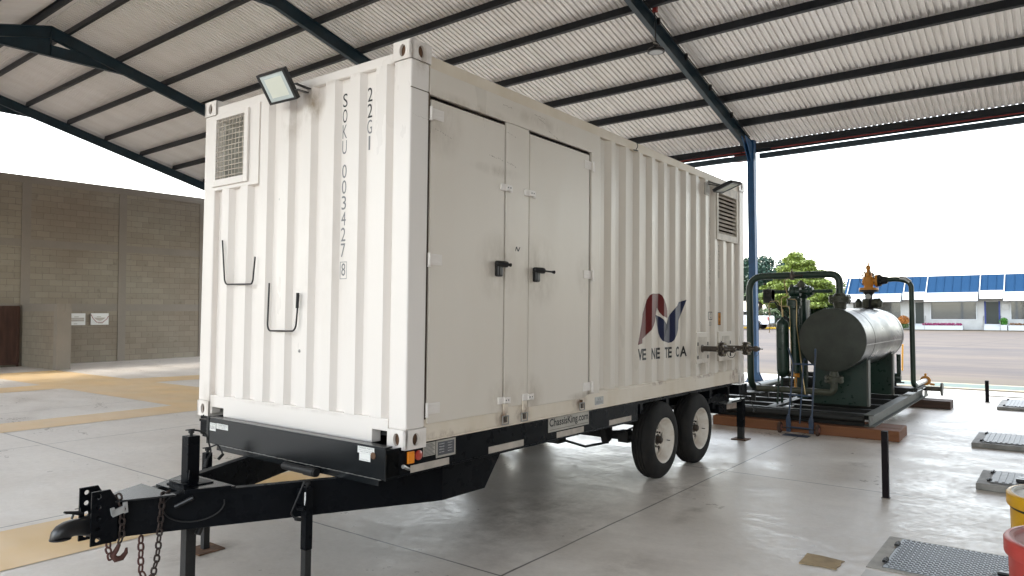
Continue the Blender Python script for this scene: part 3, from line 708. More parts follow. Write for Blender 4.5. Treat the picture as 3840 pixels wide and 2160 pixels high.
# vent box with wire guard
vb = MB(); y0, y1, z0, z1 = 1.655, 2.274, 1.845, 2.478
oy0, oy1, oz0, oz1 = 1.835, 2.238, 1.928, 2.422
def frame(mb, x0, x1, a0, a1, b0, b1, c0, c1, d0, d1):
    """frame in the YZ plane: outer a,b (y0,y1,z0,z1), inner"""
    mb.box(x0, x1, a0, c0, b0, b1); mb.box(x0, x1, c1, a1, b0, b1); mb.box(x0, x1, c0, c1, b0, d0); mb.box(x0, x1, c0, c1, d1, b1)
frame(vb, .000, .05, y0, y1, z0, z1, oy0, oy1, oz0, oz1)
win = vb.build('vent_box', 'paint', con)
mb = MB(); frame(mb, -.020, -.002, 1.783, 2.292, 1.873, 2.455, oy0, oy1, oz0, oz1); mb.build('guard_frame', 'paint', win, bevel=.003)
mb = MB()
for i in range(8): y = oy0+(oy1-oy0)*(i+.5)/8; mb.tube([(-.006+.004*math.sin(i*2), y, oz0-.005), (-.012, y+.003*math.sin(i), (oz0+oz1)/2), (-.006, y, oz1+.005)], .0032, 6)
for i in range(12): z = oz0+(oz1-oz0)*(i+.5)/12; mb.tube([(-.010, oy0-.005, z), (-.015, (oy0+oy1)/2, z+.003*math.sin(i*1.7)), (-.010, oy1+.005, z)], .0032, 6)
mb.build('wire_guard', 'louver', win)
mb = MB(); mb.box(.05, .25, oy1-.01, oy1+.02, oz0, oz1); mb.box(.05, .25, oy0-.02, oy0+.01, oz0, oz1); mb.box(.05, .25, oy0, oy1, oz0-.02, oz0); mb.box(.05, .25, oy0, oy1, oz1, oz1+.02)
mb.build('vent_duct', 'lidwhite', win)
mb = MB(); mb.box(.24, .26, oy0-.02, oy1+.02, oz0-.02, oz1+.02)
for k in range(24): mb.box(.232, .24, 1.90, 2.07, oz0+.02*k, oz0+.02*k+.010)
mb.build('radiator_core', 'lidwhite', win)
mb = MB(); mb.box(.16, .23, 1.86, 2.00, 2.10, 2.30); mb.lathe((.19, 1.93, 2.30), (0, 0, 1), [(0, .05), (.02, .05), (.06, .03), (.08, .03)], 16); mb.build('filter_housing', 'sticker', win, bevel=.008)
mb = MB(); mb.tube(fillet([(.13, 1.87, 2.28), (.12, 1.88, 2.12), (.11, 1.95, 2.02), (.13, 1.90, 1.93)], .08), .012, 8); mb.tube(fillet([(.13, 1.92, 2.14), (.11, 1.86, 2.05), (.13, 1.94, 1.95)], .05), .016, 8); mb.box(.14, .2, 1.98, 2.03, 2.12, 2.17); mb.box(.14, .2, 1.87, 1.91, 1.95, 2.06)
mb.build('hose', 'blackplastic', win, smooth=40)
# rod hooks
for pts in ([(-.012, 2.115, 1.426), (-.016, 2.062, 1.10), (-.02, 2.03, 1.068), (-.02, 1.68, 1.064), (-.016, 1.668, 1.09), (-.012, 1.652, 1.274)],
            [(-.012, 1.459, 1.068), (-.016, 1.464, .745), (-.02, 1.435, .711), (-.02, 1.14, .715), (-.018, 1.115, .745), (-.012, 1.097, .975)]):
    mb = MB(); mb.tube(fillet(pts, .03), .0065, 8); mb.build('rod_hook', 'blackplastic', con, smooth=60)
mb = MB(); mb.tube([(-.02, 1.101, .88), (-.02, 1.097, .99)], .011, 8); mb.build('hook_grip', 'blackrough', con)
# container number on the front wall
def chars(chs, yc, ztop, m, pitch=.1085, wdt=.046, hgt=.094, name='lettering', x=None):
    mb = MB()
    for i, c in enumerate(chs):
        if c == ' ': continue
        z = ztop-hgt/2-i*pitch
        put_text(mb, c, (.0, yc, z), (0, -1, 0), (0, 0, 1), wdt if c != '1' else .016, hgt)
    # follow the wall profile
    # the figures sit in the wall's troughs
    k = 1+.047/3.12
    mb.v = [(.0475, -3.28+(v[1]+3.28)*k, .868+(v[2]-.868)*k) for v in mb.v]
    return mb.build(name, m, con)
def place_front(chs, yc, ztop, cols, **k):
    pass
chars('SO', .636, 2.358, 'decalblack'); chars('KU', .636, 2.358-.217, 'decalgrey'); chars('003427', .632, 1.866, 'decalgrey'); chars('8', .624, 1.187, 'decalgrey', wdt=.040, hgt=.085)
chars('22', .383, 2.353, 'decalblack'); chars('G1', .383, 2.353-.217, 'decalgrey')
mb = MB(); z0, z1, ya, yb = 1.080, 1.198, .589, .659
for a, b, c, d in ((ya, yb, z1-.004, z1), (ya, yb, z0, z0+.004), (ya, ya+.004, z0, z1), (yb-.004, yb, z0, z1)):
    n = 8
    for i in range(n):
        p = [(a+(b-a)*t, zz) for t in (i/n, (i+1)/n) for zz in (c, d)]
        mb.add([(.0475, -3.28+(q[0]+3.28)*1.015, .868+(q[1]-.868)*1.015) for q in (p[0], p[1], p[3], p[2])], [(0, 1, 2, 3)])
mb.build('check_digit_box', 'decalgrey', con)
mb = MB()
for y, z in ((1.432, 1.705), (1.097, .573)): mb.lathe((.004+saw(y, *FP), y, z), (-1, 0, 0), [(0, .012), (.006, .010), (.009, .004)], 12)
mb.build('rivet', 'zinc', con)
# ---- near long side
yD = .012
mb = MB(); mb.prism([(.178, 2.285), (.178, 2.46), (2.371, 2.46), (2.371, .166), (2.225, .166), (2.225, 2.285)], 1, .004, .030); mb.build('side_header_panel', 'paint_side_shaded', con, bevel=.003)
mb = MB(); mb.box(1.003, 1.290, .006, .030, .166, 2.284); mb.build('side_pillar_panel', 'paint_side_shaded', con, bevel=.003)
mb = MB(); mb.box(.168, 2.225, .055, .060, .167, 2.284); mb.box(.1685, .199, .022, .028, .125, 2.284); mb.box(.984, 1.003, .024, .030, .167, 2.284); mb.box(1.290, 1.303, .024, .030, .167, 2.284); mb.box(2.191, 2.224, .026, .032, .19, 2.284); mb.build('door_gap', 'reveal', con)
mb = MB(); mb.box(.0, .168, -.0006, .004, 2.287, 2.293); mb.box(.1665, .1695, -.0004, .004, 2.12, 2.29); mb.build('panel_seam', 'seam', con)
def door(x0, x1, z0, z1, cut=False):
    mb = MB()
    if cut: poly = [(x0, z0), (x1-.06, z0), (x1-.018, z0+.02), (x1, z0+.06), (x1, z1), (x0, z1)]
    else: poly = [(x0, z0), (x1, z0), (x1, z1), (x0, z1)]
    mb.prism(poly, 1, .008, .045); return mb.build('side_door', 'paint_side_shaded', con, bevel=.004)
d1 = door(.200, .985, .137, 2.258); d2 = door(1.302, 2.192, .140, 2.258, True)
def hinge(d, x, z, left=True):
    s = -1 if left else 1; mb = MB()
    mb.cyl((x, -.006, z-.04), (x, -.006, z+.04), .011, seg=10); mb.cyl((x, -.006, z-.052), (x, -.006, z-.042), .013, seg=10)
    xa, xb = sorted((x-s*.012, x-s*.13)); mb.box(xa, xb, .002, .009, z-.036, z+.036)
    for k in (-1, 0, 1): mb.box(xa+.012, xb-.012, -.001, .003, z+k*.022-.003, z+k*.022+.003)
    mb.build('hinge', 'paint', d, bevel=.002)
for z in (2.165, 1.205, .235): hinge(d1, .182, z); hinge(d2, 2.236, z-.0, False)
def handle(d, x, z, tip):
    mb = MB(); mb.obox((x, -.014, z-.022), (.055, .045, .115), Matrix.Identity(3)); b = mb.build('door_handle', 'blackplastic', d, bevel=.012)
    mb = MB(); mb.lathe((x+.005, -.035, z+.012), (1, -.25, -.05), [(-.055, .012), (-.05, .018), (-.02, .020), (.0, .022), (.03, .024), (.05, .022), (.058, .010), (.06, .007), (tip-.03, .007), (tip-.02, .010), (tip, .014), (tip+.004, .008)], 14); mb.build('lever', 'blackplastic', b, smooth=50)
handle(d1, .900, 1.205, .085); handle(d2, 1.372, 1.185, .16)
def clip(d, x, z, flip=1):
    mb = MB(); mb.box(x-.065, x+.005, -.006, .010, z-.025, z+.025); mb.box(x-.012, x+.05, -.022, -.006, z-.022, z+.022); mb.box(x+.04, x+.085, -.001, .008, z-.030, z+.020)
    k = mb.build('door_clip', 'paint', d, bevel=.003)
    mb = MB()
    for dx in (.002, .030): mb.cyl((x+dx, -.0235, z), (x+dx, -.0215, z), .0055, seg=8)
    mb.build('clip_hole', 'decalblack', k)
clip(d1, .992, 1.79); clip(d2, 1.289, 1.79); clip(d1, .992, .222); clip(d2, 1.289, .222)
# tab plates and shackles below the clips
def shackle(x, tab=True):
    mb = MB()
    if tab: mb.box(x-.015, x+.035, -.004, .012, .125, .195)
    mb.box(x-.008, x+.018, -.002, .012, .10, .13); s = mb.build('latch_tab', 'paint_worn' if tab else 'rusthole', con, bevel=.002)
    mb = MB(); z0_, z1_ = .045, .105; a, b = x-.035, x+.038
    mb.tube([(a, -.006, z0_), (b, -.006, z0_), (b, -.006, z1_), (a, -.006, z1_)], .006, 6, closed=True); mb.build('latch_ring', 'zinc', s)
    mb = MB(); mb.box(x-.012, x+.014, -.012, .0, .06, .10); mb.build('latch_block', 'flange', s)
shackle(1.005); shackle(1.242); shackle(2.071, False)
# small N mark on the pillar panel
mb = MB(); mb.add([(1.117, .0045, 1.328), (1.128, .0045, 1.362), (1.140, .0045, 1.364), (1.150, .0045, 1.345), (1.162, .0045, 1.328), (1.182, .0045, 1.362), (1.174, .0045, 1.364), (1.160, .0045, 1.345), (1.148, .0045, 1.330), (1.136, .0045, 1.352), (1.124, .0045, 1.328)], [(0, 1, 10), (1, 2, 9, 10), (2, 3, 8, 9), (3, 4, 7, 8), (4, 5, 6, 7)])
mb.build('small_emblem', 'decalblack', con)
# scuffs on the paint
mb = MB()
random.seed(5)
for (xa, za, xb, zb) in ((.40, 2.27, .72, 2.262), (.02, 2.12, .17, 2.105), (.23, 2.07, .40, 2.03), (1.01, 1.985, 1.12, 1.965), (.80, 2.0, .97, 1.985), (1.55, 2.33, 1.80, 2.25), (1.35, 2.42, 1.5, 2.41), (.95, 2.40, 1.06, 2.40), (1.4, 2.40, 1.5, 2.38), (.90, 1.86, .93, 1.95), (1.0, 2.21, 1.12, 2.19)):
    n = 7
    for i in range(n):
        t0 = i/n; t1 = t0+random.uniform(.04, .12); dz = random.uniform(-.004, .004); h = random.uniform(.0025, .006); yy = .0065 if (xa > 1.0 and xa < 1.29 and za < 2.28) else (.0072 if za < 2.26 else .0032)
        if xa < .17: yy = .0032
        x_0, x_1 = xa+(xb-xa)*t0, xa+(xb-xa)*t1; z_0, z_1 = za+(zb-za)*t0+dz, za+(zb-za)*t1+dz
        mb.add([(x_0, yy-.0022, z_0), (x_1, yy-.0022, z_1-h*.3), (x_1, yy-.0022, z_1+h*.3), (x_0, yy-.0022, z_0+h)], [(0, 1, 2, 3)])
mb.build('scuff_mark', 'scuff', con)
# corrugated side
mb = MB(); corr_side(mb, 2.371, 5.125, .184, 2.461); corr_side(mb, 5.125, 5.905, .184, 1.785); mb.build('side_wall', 'paint_side_shaded', con)
mb = MB(); corr_side(mb, .15, 5.91, .18, 2.461, sgn=-1); mb.add([(L_-.03, .15, .18), (L_-.03, 2.29, .18), (L_-.03, 2.29, 2.46), (L_-.03, .15, 2.46)], [(0, 1, 2, 3)]); mb.build('far_wall', 'paint', con)
# louvre box
lou = MB(); X0, X1, Z0, Z1 = 5.130, 5.840, 1.785, 2.458; ix0, ix1, iz0, iz1 = 5.182, 5.790, 1.865, 2.350
lou.box(X0, ix0, -.004, .05, Z0, Z1); lou.box(ix1, X1, -.004, .05, Z0, Z1); lou.box(ix0, ix1, -.004, .05, Z0, iz0); lou.box(ix0, ix1, -.004, .05, iz1, Z1)
lo = lou.build('louver_frame', 'louver', con, bevel=.003)
mb = MB(); n = 10
for i in range(n):
    z = iz0+(iz1-iz0)*(i+.28)/n; mb.hexa([(ix0, .000, z-.016), (ix1, .000, z-.016), (ix1, .012, z-.012), (ix0, .012, z-.012), (ix0, .022, z+.018), (ix1, .022, z+.018), (ix1, .030, z+.022), (ix0, .030, z+.022)])
mb.build('louver_slats', 'louver', lo)
mb = MB(); mb.box(ix0-.02, ix1+.02, .055, .06, iz0-.02, iz1+.02); mb.build('louver_back', 'reveal', lo)
mb = MB(); mb.box(5.845, 5.90, .03, .035, 1.785, 2.46); mb.build('filler_strip', 'paint_side_shaded', con)
mb = MB(); mb.tube(fillet([(3.055, -.004, 2.535), (3.05, -.02, 2.50), (3.045, .0, 2.468)], .02), .004, 5); mb.lathe((3.04, .0, 2.462), (0, -.3, 1), [(-.006, .004), (-.004, .03), (.002, .028), (.004, .004)], 10)
mb.build('cable_stub', 'blackplastic', con)
# draped decals on the corrugated side
CAMC = (-3.1217+.011*3.28, -3.277-.011*3.12, .868)          # the viewpoint the decal outlines were measured from
def surf(xa, za):
    """where the sight line through the outline point (xa, za) meets the corrugated side"""
    dx, dy, dz = xa-CAMC[0], -CAMC[1], za-CAMC[2]
    for i in range(0, 121):
        y = .0005*i; x = xa+dx*y/dy
        if y >= .010+saw(x, *SP): return x, y, za+dz*y/dy
    return xa, .01, za
def drape(vs2, fs, name, m, off=.0018, parent=None):
    bm = bmesh.new(); bv = [bm.verts.new((p[0], 0, p[1])) for p in vs2]
    for f in fs:
        try: bm.faces.new([bv[i] for i in f])
        except ValueError: pass
    bmesh.ops.triangulate(bm, faces=bm.faces)
    x0 = min(p[0] for p in vs2); x1 = max(p[0] for p in vs2)
    cuts = []; prev = None; n = int((x1-x0)/.0015)+2
    for i in range(n):
        xa = x0+(x1-x0)*i/(n-1); sx_ = surf(xa, .8)[:2]
        t = (sx_[0]-SP[0]) % SP[1]; k = 0 if t <= SP[2] else 1 if t <= SP[2]+SP[3] else 2 if t <= SP[1]-SP[3] else 3
        if prev is not None and k != prev: cuts.append(xa)
        prev = k
    for xc in cuts:
        for d in (-.0015, .0015): bmesh.ops.bisect_plane(bm, geom=bm.verts[:]+bm.edges[:]+bm.faces[:], plane_co=(xc+d, 0, 0), plane_no=(1, 0, 0), dist=1e-6)
    for v in bm.verts:
        x, y, z = surf(v.co.x, v.co.z); v.co = (x, y-off, z)
    me = bpy.data.meshes.new(name); bm.to_mesh(me); bm.free(); me.materials.append(M[m])
    o = bpy.data.objects.new(name, me); scene.collection.objects.link(o); o.parent = parent or con; return o
RED = [(3.099, 0.569), (3.137, 0.664), (3.174, 0.772), (3.197, 0.869), (3.237, 0.934), (3.284, 1.012), (3.345, 1.058), (3.418, 1.079), (3.569, 1.083), (3.633, 1.064), (3.686, 1.022), (3.731, 0.965), (3.757, 0.908), (3.758, 0.833), (3.647, 0.855), (3.57, 0.889), (3.506, 0.945), (3.484, 0.882), (3.475, 0.81), (3.444, 0.76), (3.396, 0.715), (3.298, 0.673), (3.192, 0.626), (3.192, 0.583)]
BLUE = [(3.481, 0.865), (3.515, 0.771), (3.545, 0.68), (3.584, 0.634), (3.648, 0.597), (3.781, 0.574), (3.861, 0.578), (3.929, 0.6), (3.985, 0.651), (4.021, 0.71), (4.041, 0.816), (4.083, 0.876), (4.14, 0.93), (4.198, 0.985), (4.242, 1.035), (4.04, 1.006), (3.998, 0.964), (3.914, 0.922), (3.82, 0.873), (3.779, 0.839), (3.766, 0.793), (3.767, 0.735), (3.726, 0.781), (3.674, 0.816), (3.601, 0.841)]
drape(RED, [tuple(range(len(RED)))], 'emblem_red', 'maroon'); drape(BLUE, [tuple(range(len(BLUE)))], 'emblem_blue', 'navy')
vs2 = []; fs2 = []
for c, xa, xb in (('V', 3.100, 3.192), ('E', 3.190, 3.275), ('N', 3.392, 3.475), ('E', 3.492, 3.585), ('T', 3.698, 3.770), ('E', 3.776, 3.867), ('C', 3.965, 4.045), ('A', 4.070, 4.251)):
    v_, f_, w_, h_ = text2d(c, bold=.03); o = len(vs2)
    vs2 += [((xa+xb)/2+p[0]/w_*(xb-xa), .474+p[1]/h_*.112) for p in v_]; fs2 += [tuple(i+o for i in f) for f in f_]
drape(vs2, fs2, 'company_lettering', 'signblack')
def vert_text(s, xc, ztop, pitch, m, hgt=.07, wdt=.04):
    vs2 = []; fs = []
    for i, c in enumerate(s):
        if c == ' ': continue
        v_, f_, w_, h_ = text2d(c); o = len(vs2)
        vs2 += [(xc+p[0]/w_*wdt*(1 if c != '1' else .5), ztop-i*pitch-hgt/2+p[1]/h_*hgt) for p in v_]; fs += [tuple(i_+o for i_ in f) for f in f_]
    return drape(vs2, fs, 'container_number', m)
vert_text('SOKU 003427 8', 4.905, 2.02, .0775, 'decalpale'); vert_text('22G1', 5.188, 1.72, .105, 'decalpale', .085)
def flatrect(x0, x1, z0, z1): return [(x0, z0), (x1, z0), (x1, z1), (x0, z1)]
drape(flatrect(5.155, 5.250, .752, .906), [(0, 1, 2, 3)], 'label_border', 'signblack', .0012); drape(flatrect(5.163, 5.242, .760, .898), [(0, 1, 2, 3)], 'orange_label', 'orange', .0022)
v_, f_, w_, h_ = text2d('6'); drape([(5.203+p[0]/w_*.035, .86+p[1]/h_*.05) for p in v_], f_, 'label_digit', 'signblack', .0032)
v_, f_, w_, h_ = text2d('36'); drape([(5.203+p[0]/w_*.05, .79+p[1]/h_*.035) for p in v_], f_, 'label_digit', 'signblack', .0032)
drape(flatrect(4.865, 4.98, .818, .910), [(0, 1, 2, 3)], 'label_border', 'signblack', .0012); drape(flatrect(4.873, 4.972, .826, .902), [(0, 1, 2, 3)], 'white_label', 'paint_side_shaded', .0022)
v_, f_, w_, h_ = text2d('C'); drape([(4.925+p[0]/w_*.05, .864+p[1]/h_*.055) for p in v_], f_, 'label_letter', 'decalgrey', .0032)
v_, f_, w_, h_ = text2d('33'); drape([(4.912+p[0]/w_*.07, .768+p[1]/h_*.045) for p in v_], f_, 'label_digit', 'decalgrey', .0022)
# pipe boxes with flanged pipes
for k, (xa, xb) in enumerate(((4.53, 4.868), (5.194, 5.636))):
    mb = MB(); z0, z1 = .318, .672; cx = (xa+xb)/2; ow, oh = .12, .125
    mb.box(xa, xb, .000, .05, z0, z1); b = mb.build('pipe_box', 'paint_side_shaded', con, bevel=.004)
    mb = MB(); mb.box(cx-.12, cx+.12, -.003, .002, .368, .62); mb.build('cover_plate', 'louver', b)
    mb = MB()
    for dx, dz in ((-.145, .05), (.145, .05), (-.145, -.10), (.145, -.10)): mb.box(cx+dx-.008, cx+dx+.008, -.006, .002, .49+dz-.02, .49+dz+.02)
    mb.build('cover_bolt', 'decalblack', b)
    # pipe runs outward towards the viewer's side
    pz = .487-.012*k; px_ = cx-.02
    y0_ = .205 if k == 0 else .23
    mb = MB(); mb.lathe((px_, 0, pz), (0, -1, 0), [(0, .046), (.010, .044), (.016, .031), (y0_, .031)], 24)
    p = mb.build('flanged_pipe', 'flange', b, smooth=40)
    mb = MB(); mb.lathe((px_, -y0_, pz), (0, -1, 0), [(0, .031), (.008, .070), (.009, .080), (.028, .080), (.029, .055), (.038, .055), (.039, .080), (.058, .080), (.059, .05), (.075, .030), (.105, .024), (.125, .024), (.13, .034), (.165, .034), (.17, .022), (.19, .020)], 28)
    mb.build('flange_pair', 'flange', p, smooth=40)
    mb = MB()
    for q in range(8):
        a = 2*PI*q/8+.3; c = (px_+.066*math.cos(a), 0, pz+.066*math.sin(a))
        mb.cyl((c[0], -y0_+.014, c[2]), (c[0], -y0_-.072, c[2]), .0055, seg=8)
        for yy in (-y0_+.006, -y0_-.060): mb.cyl((c[0], yy, c[2]), (c[0], yy-.010, c[2]), .011, seg=6)
    mb.build('flange_bolt', 'boltzinc', p)
    mb = MB(); ye = -y0_-.13; mb.tube([(px_+.01, ye+.045*math.cos(t), pz-.04+.05*math.sin(t)) for t in [PI+i*PI/10 for i in range(11)]], .003, 5); mb.tube([(px_, ye, pz-.02), (px_, ye, pz-.075)], .004, 5); mb.box(px_-.006, px_+.006, ye-.10, ye-.06, pz-.006, pz+.006)
    mb.build('cap_tether', 'blackplastic', p)
# data plate
mb = MB(); mb.box(2.320, 2.465, .0125, .016, .060, .128); dp = mb.build('data_plate', 'zinc', con)
mb = MB(); put_text(mb, 'SCA', (2.392, .0118, .108), (1, 0, 0), (0, 0, 1), .06, .02)
for z in (.088, .080, .072): mb.add([(2.335, .0118, z), (2.45, .0118, z), (2.45, .0118, z+.003), (2.335, .0118, z+.003)], [(0, 1, 2, 3)])
mb.build('plate_print', 'ink', dp)
# flood lamps
def flood(corners, thick, armpts, lab, normal_out):
    tl, tr, br, bl = [Vector(c) for c in corners]
    n = (tr-tl).cross(bl-tl).normalized()
    if n.dot(Vector(normal_out)) < 0: n = -n
    mb = MB(); c = (tl+br)/2; back = -n*thick
    def inset(f, d): return [c+(p-c)*f+n*d for p in (tl, tr, br, bl)]
    o0 = inset(1, 0); o1 = inset(.86, 0); o2 = inset(.86, -.012); b0 = [p+back for p in inset(1, 0)]; b1 = [p+back*1.6 for p in inset(.7, 0)]
    mb.rings([b1, b0, o0, o1, o2], False); mb.add(b1, [(0, 1, 2, 3)])
    body = mb.build('flood_lamp', 'blackplastic', con, label=lab)
    mb = MB(); mb.add(inset(.855, -.006), [(0, 1, 2, 3)]); mb.build('lamp_glass', 'glass', body)
    mb = MB(); mb.add(inset(.62, -.004), [(0, 1, 2, 3)]); mb.build('led_panel', 'ledpanel', body)
    mb = MB()
    for a, b in armpts: mb.bar(a, b, .03, .006)
    mb.build('lamp_bracket', 'blackplastic', body)
    return body
flood([(-.253, 1.324, 2.544), (-.253, 1.002, 2.539), (-.111, 1.028, 2.362), (-.111, 1.353, 2.371)], .035,
      [((-.158, .99, 2.455), (-.004, 1.03, 2.462)), ((-.14, 1.0, 2.42), (-.004, 1.06, 2.44)), ((-.15, .995, 2.39), (-.15, .995, 2.50))], 'flood lamp with pale square glass on the front end', (-1, 0, -.6))
flood([(4.873, -.06, 2.31), (5.144, -.06, 2.332), (5.30, -.25, 2.450), (4.98, -.25, 2.423)], .035,
      [((4.86, .0, 2.435), (5.12, -.06, 2.43)), ((4.86, .0, 2.41), (5.05, -.1, 2.40))], 'flood lamp tilted down above the louver', (0, -.3, -1))
mb = MB(); mb.box(4.78, 4.90, .0, .02, 2.28, 2.42); mb.build('lamp_mount', 'signgrey', con)

# ------------------------------------------------------------------ trailer
tr = con_empty('flatbed_trailer', label='black tandem axle trailer carrying the white container on four jack legs', category='trailer')
def gz(x, y): # local height of the floor
    r = CR[2]; return (-GZ - r[0]*x - r[1]*y)/r[2]
def T(mb, name, m, parent=None, **k): return mb.build(name, m, parent or tr, **k)
# near and far side rails (C sections, open inwards)
mb = MB(); mb.box(-.148, 3.16, .030, .042, -.158, .012); mb.box(-.148, 3.16, .026, .10, -.170, -.158); mb.box(-.0, 3.16, .042, .10, -.006, .010); mb.box(3.161, 5.95, .245, .257, -.158, .012); mb.box(3.148, 3.160, .042, .257, -.165, -.007); mb.box(3.161, 5.95, .09, .245, -.006, .010); T(mb, 'side_rail', 'black', bevel=.003)
mb = MB(); mb.box(-.01, 5.95, 2.33, 2.345, -.158, .006); mb.box(-.01, 5.95, 2.27, 2.345, -.170, -.158); mb.box(-.02, .02, 2.05, 2.36, -.15, .0); T(mb, 'side_rail', 'black', bevel=.003)
# front crossbeam
mb = MB(); mb.box(-.150, -.138, .026, 2.012, -.166, .022); mb.box(-.150, -.08, .030, 2.012, .022, .032); mb.box(-.150, -.14, .018, .030, -.17, .034); mb.box(-.155, -.14, 2.0, 2.03, -.17, .034)
mb.box(-.150, -.02, .03, .034, -.166, -.006)
mb.box(-.137, -.125, .095, 1.91, -.212, -.162); T(mb, 'front_crossbeam', 'glossblack', bevel=.003)
mb = MB(); pts = [(-.1525, y, -.1665+.0007*math.sin(y*61)) for y in [.05+i*.02 for i in range(98)]]; mb.tube(pts, [.0026+.0009*math.sin(i*2.1) for i in range(98)], 5); T(mb, 'weld_seam', 'zinc')
mb = MB(); mb.box(-.08, 5.9, .10, 2.27, -.03, -.012); T(mb, 'deck_plate', 'black')
# floor cross members
for x in [.35+.6*i for i in range(10)]:
    mb = MB(); mb.box(x, x+.06, .10, 2.27, -.13, -.031); T(mb, 'cross_member', 'black')
# tongue beams
def tongue(side):
    def Y(v): return v if side < 0 else 2.0-v
    pth = [(-1.30, 1.0-.015), (-.2, .475), (.53, .135), (1.16, .135)]
    outer = [(-1.33, .380+.473*1.33), (.50, .380-.473*.50), (1.16, .140)]
    mb = MB(); th = .07
    def slab(p, q, ztp, zb0, zb1):
        (x0, y0), (x1, y1) = p, q
        mb.hexa([(x0, Y(y0), zb0), (x1, Y(y1), zb1), (x1, Y(y1+th), zb1), (x0, Y(y0+th), zb0), (x0, Y(y0), ztp), (x1, Y(y1), ztp), (x1, Y(y1+th), ztp), (x0, Y(y0+th), ztp)])
    slab(outer[0], outer[1], -.213, -.425, -.432)
    mb.prism([(.495, -.172), (1.17, -.172), (.96, -.432), (.495, -.432)], 1, *sorted((Y(.144), Y(.144+th))))
    return T(mb, 'tongue_beam', 'black', bevel=.004)
tongue(-1); tongue(1)
mb = MB(); mb.box(1.1, 5.9, .42, .50, -.26, -.132); mb.box(1.1, 5.9, 1.60, 1.68, -.26, -.132); T(mb, 'main_beam', 'black')
mb = MB(); mb.prism([(-1.34, .93), (-1.34, 1.07), (-1.03, 1.22), (-1.03, .80)], 2, -.2125, -.203); mb.prism([(-.98, .86), (-.98, 1.14), (-.70, 1.30), (-.70, .73)], 2, -.2125, -.203)
T(mb, 'tongue_plate', 'glossblack')
mb = MB(); mb.bar((-.93, .88, -.19), (-.93, 1.05, -.19), .03, .03); mb.bar((-.99, .79, -.195), (-.75, .70, -.195), .02, .02); T(mb, 'plate_bracket', 'black')
# coupler channel with adjustment holes and ball coupler
mb = MB()
for yy in (.925, 1.075):
    for k in range(5): mb.holeplate((-1.435, yy-.006, -.425+.058*k), (1, 0, 0), (0, 0, 1), (0, -1, 0), .095, .058, (.036, .029), .0135, .012, 16)
    mb.prism([(-1.435, -.135), (-1.34, -.135), (-1.30, -.205), (-1.30, -.425), (-1.34, -.425)][1:4]+[(-1.34, -.425)], 1, yy-.006, yy+.006)
mb.box(-1.345, -1.325, .93, 1.07, -.43, -.205)
cc = T(mb, 'coupler_channel', 'black')
mb = MB(); prof = [(-1.598, .018, -.368, -.350), (-1.588, .034, -.370, -.326), (-1.565, .044, -.370, -.302), (-1.53, .048, -.370, -.286), (-1.49, .042, -.366, -.280), (-1.46, .036, -.37, -.282), (-1.42, .040, -.385, -.276), (-1.34, .044, -.395, -.266)]
rg = []
for x, hw, zb, zt in prof:
    r_ = []; 
    for k in range(14):
        a = 2*PI*k/14; cz = (zb+zt)/2; hh = (zt-zb)/2; r_.append((x, 1.0+hw*math.copysign(abs(math.cos(a))**.6, math.cos(a)), cz+hh*math.copysign(abs(math.sin(a))**.6, math.sin(a))))
    rg.append(r_)
mb.rings(rg); T(mb, 'ball_coupler', 'blackplastic', smooth=60)
mb = MB(); mb.lathe((-1.553, 1.0, -.372), (0, 0, 1), [(-.003, .042), (.0, .052), (.006, .052), (.010, .044)], 20); T(mb, 'coupler_rim', 'blackplastic', smooth=40)
mb = MB(); mb.tube(fillet([(-1.50, 1.0, -.275), (-1.49, 1.0, -.245), (-1.53, 1.0, -.238)], .01), .006, 6); mb.tube([(-1.54, 1.0, -.232), (-1.47, 1.0, -.250), (-1.44, 1.0, -.262)], [.006, .012, .007], 6)
mb.tube([(-1.48, 1.015, -.23), (-1.45, 1.02, -.23), (-1.455, 1.01, -.255)], .0018, 4)
T(mb, 'coupler_latch', 'blackplastic')
# chains
def chain(pts, n, mname, sz=.030, wr=.0058):
    pts = [Vector(p) for p in pts]; seg = []; tot = 0
    for a, b in zip(pts, pts[1:]): seg.append((tot, (b-a).length, a, b)); tot += (b-a).length
    mb = MB()
    for i in range(n):
        d = tot*(i+.5)/n
        for t0, l, a, b in seg:
            if t0 <= d <= t0+l+1e-6: c = a+(b-a)*((d-t0)/l); t = (b-a).normalized(); break
        u = t.cross(Vector((.3, 1, .1))).normalized(); v_ = t.cross(u)
        an = (PI/4 if i % 2 else -PI/4)+.2*math.sin(i*3.1); s_ = u*math.cos(an)+v_*math.sin(an); hl = tot/n*.72
        pp = []
        for k in range(12):
            a_ = 2*PI*k/12; ca, sa = math.cos(a_), math.sin(a_)
            pp.append(c+t*(hl*.62*math.copysign(1, ca)*(1 if abs(ca) > .3 else 0)*.45+hl*.62*ca*.75)+s_*sa*sz*.55)
        mb.tube(pp, wr, 6, closed=True)
    return T(mb, 'safety_chain', mname, smooth=60)
chain([(-1.33, .955, -.20), (-1.29, .93, -.185), (-1.275, .918, -.24), (-1.275, .915, -.40), (-1.285, .92, -.44)], 9, 'chain')
chain([(-1.330, .95, -.425), (-1.337, .93, -.47), (-1.325, .925, -.52)], 3, 'chainred')
chain([(-1.165, .925, -.43), (-1.163, .92, -.62), (-1.13, .92, -.70), (-1.10, .92, -.665)], 8, 'chainred')
chain([(-1.02, .91, -.205), (-1.078, .865, -.21), (-1.085, .86, -.30), (-1.095, .87, -.55), (-1.11, .90, -.69)], 15, 'chain')
mb = MB(); hk = [(-1.285, .92, -.445), (-1.30, .92, -.475), (-1.318, .92, -.500), (-1.300, .92, -.525), (-1.270, .92, -.525), (-1.248, .92, -.500), (-1.245, .92, -.475)]
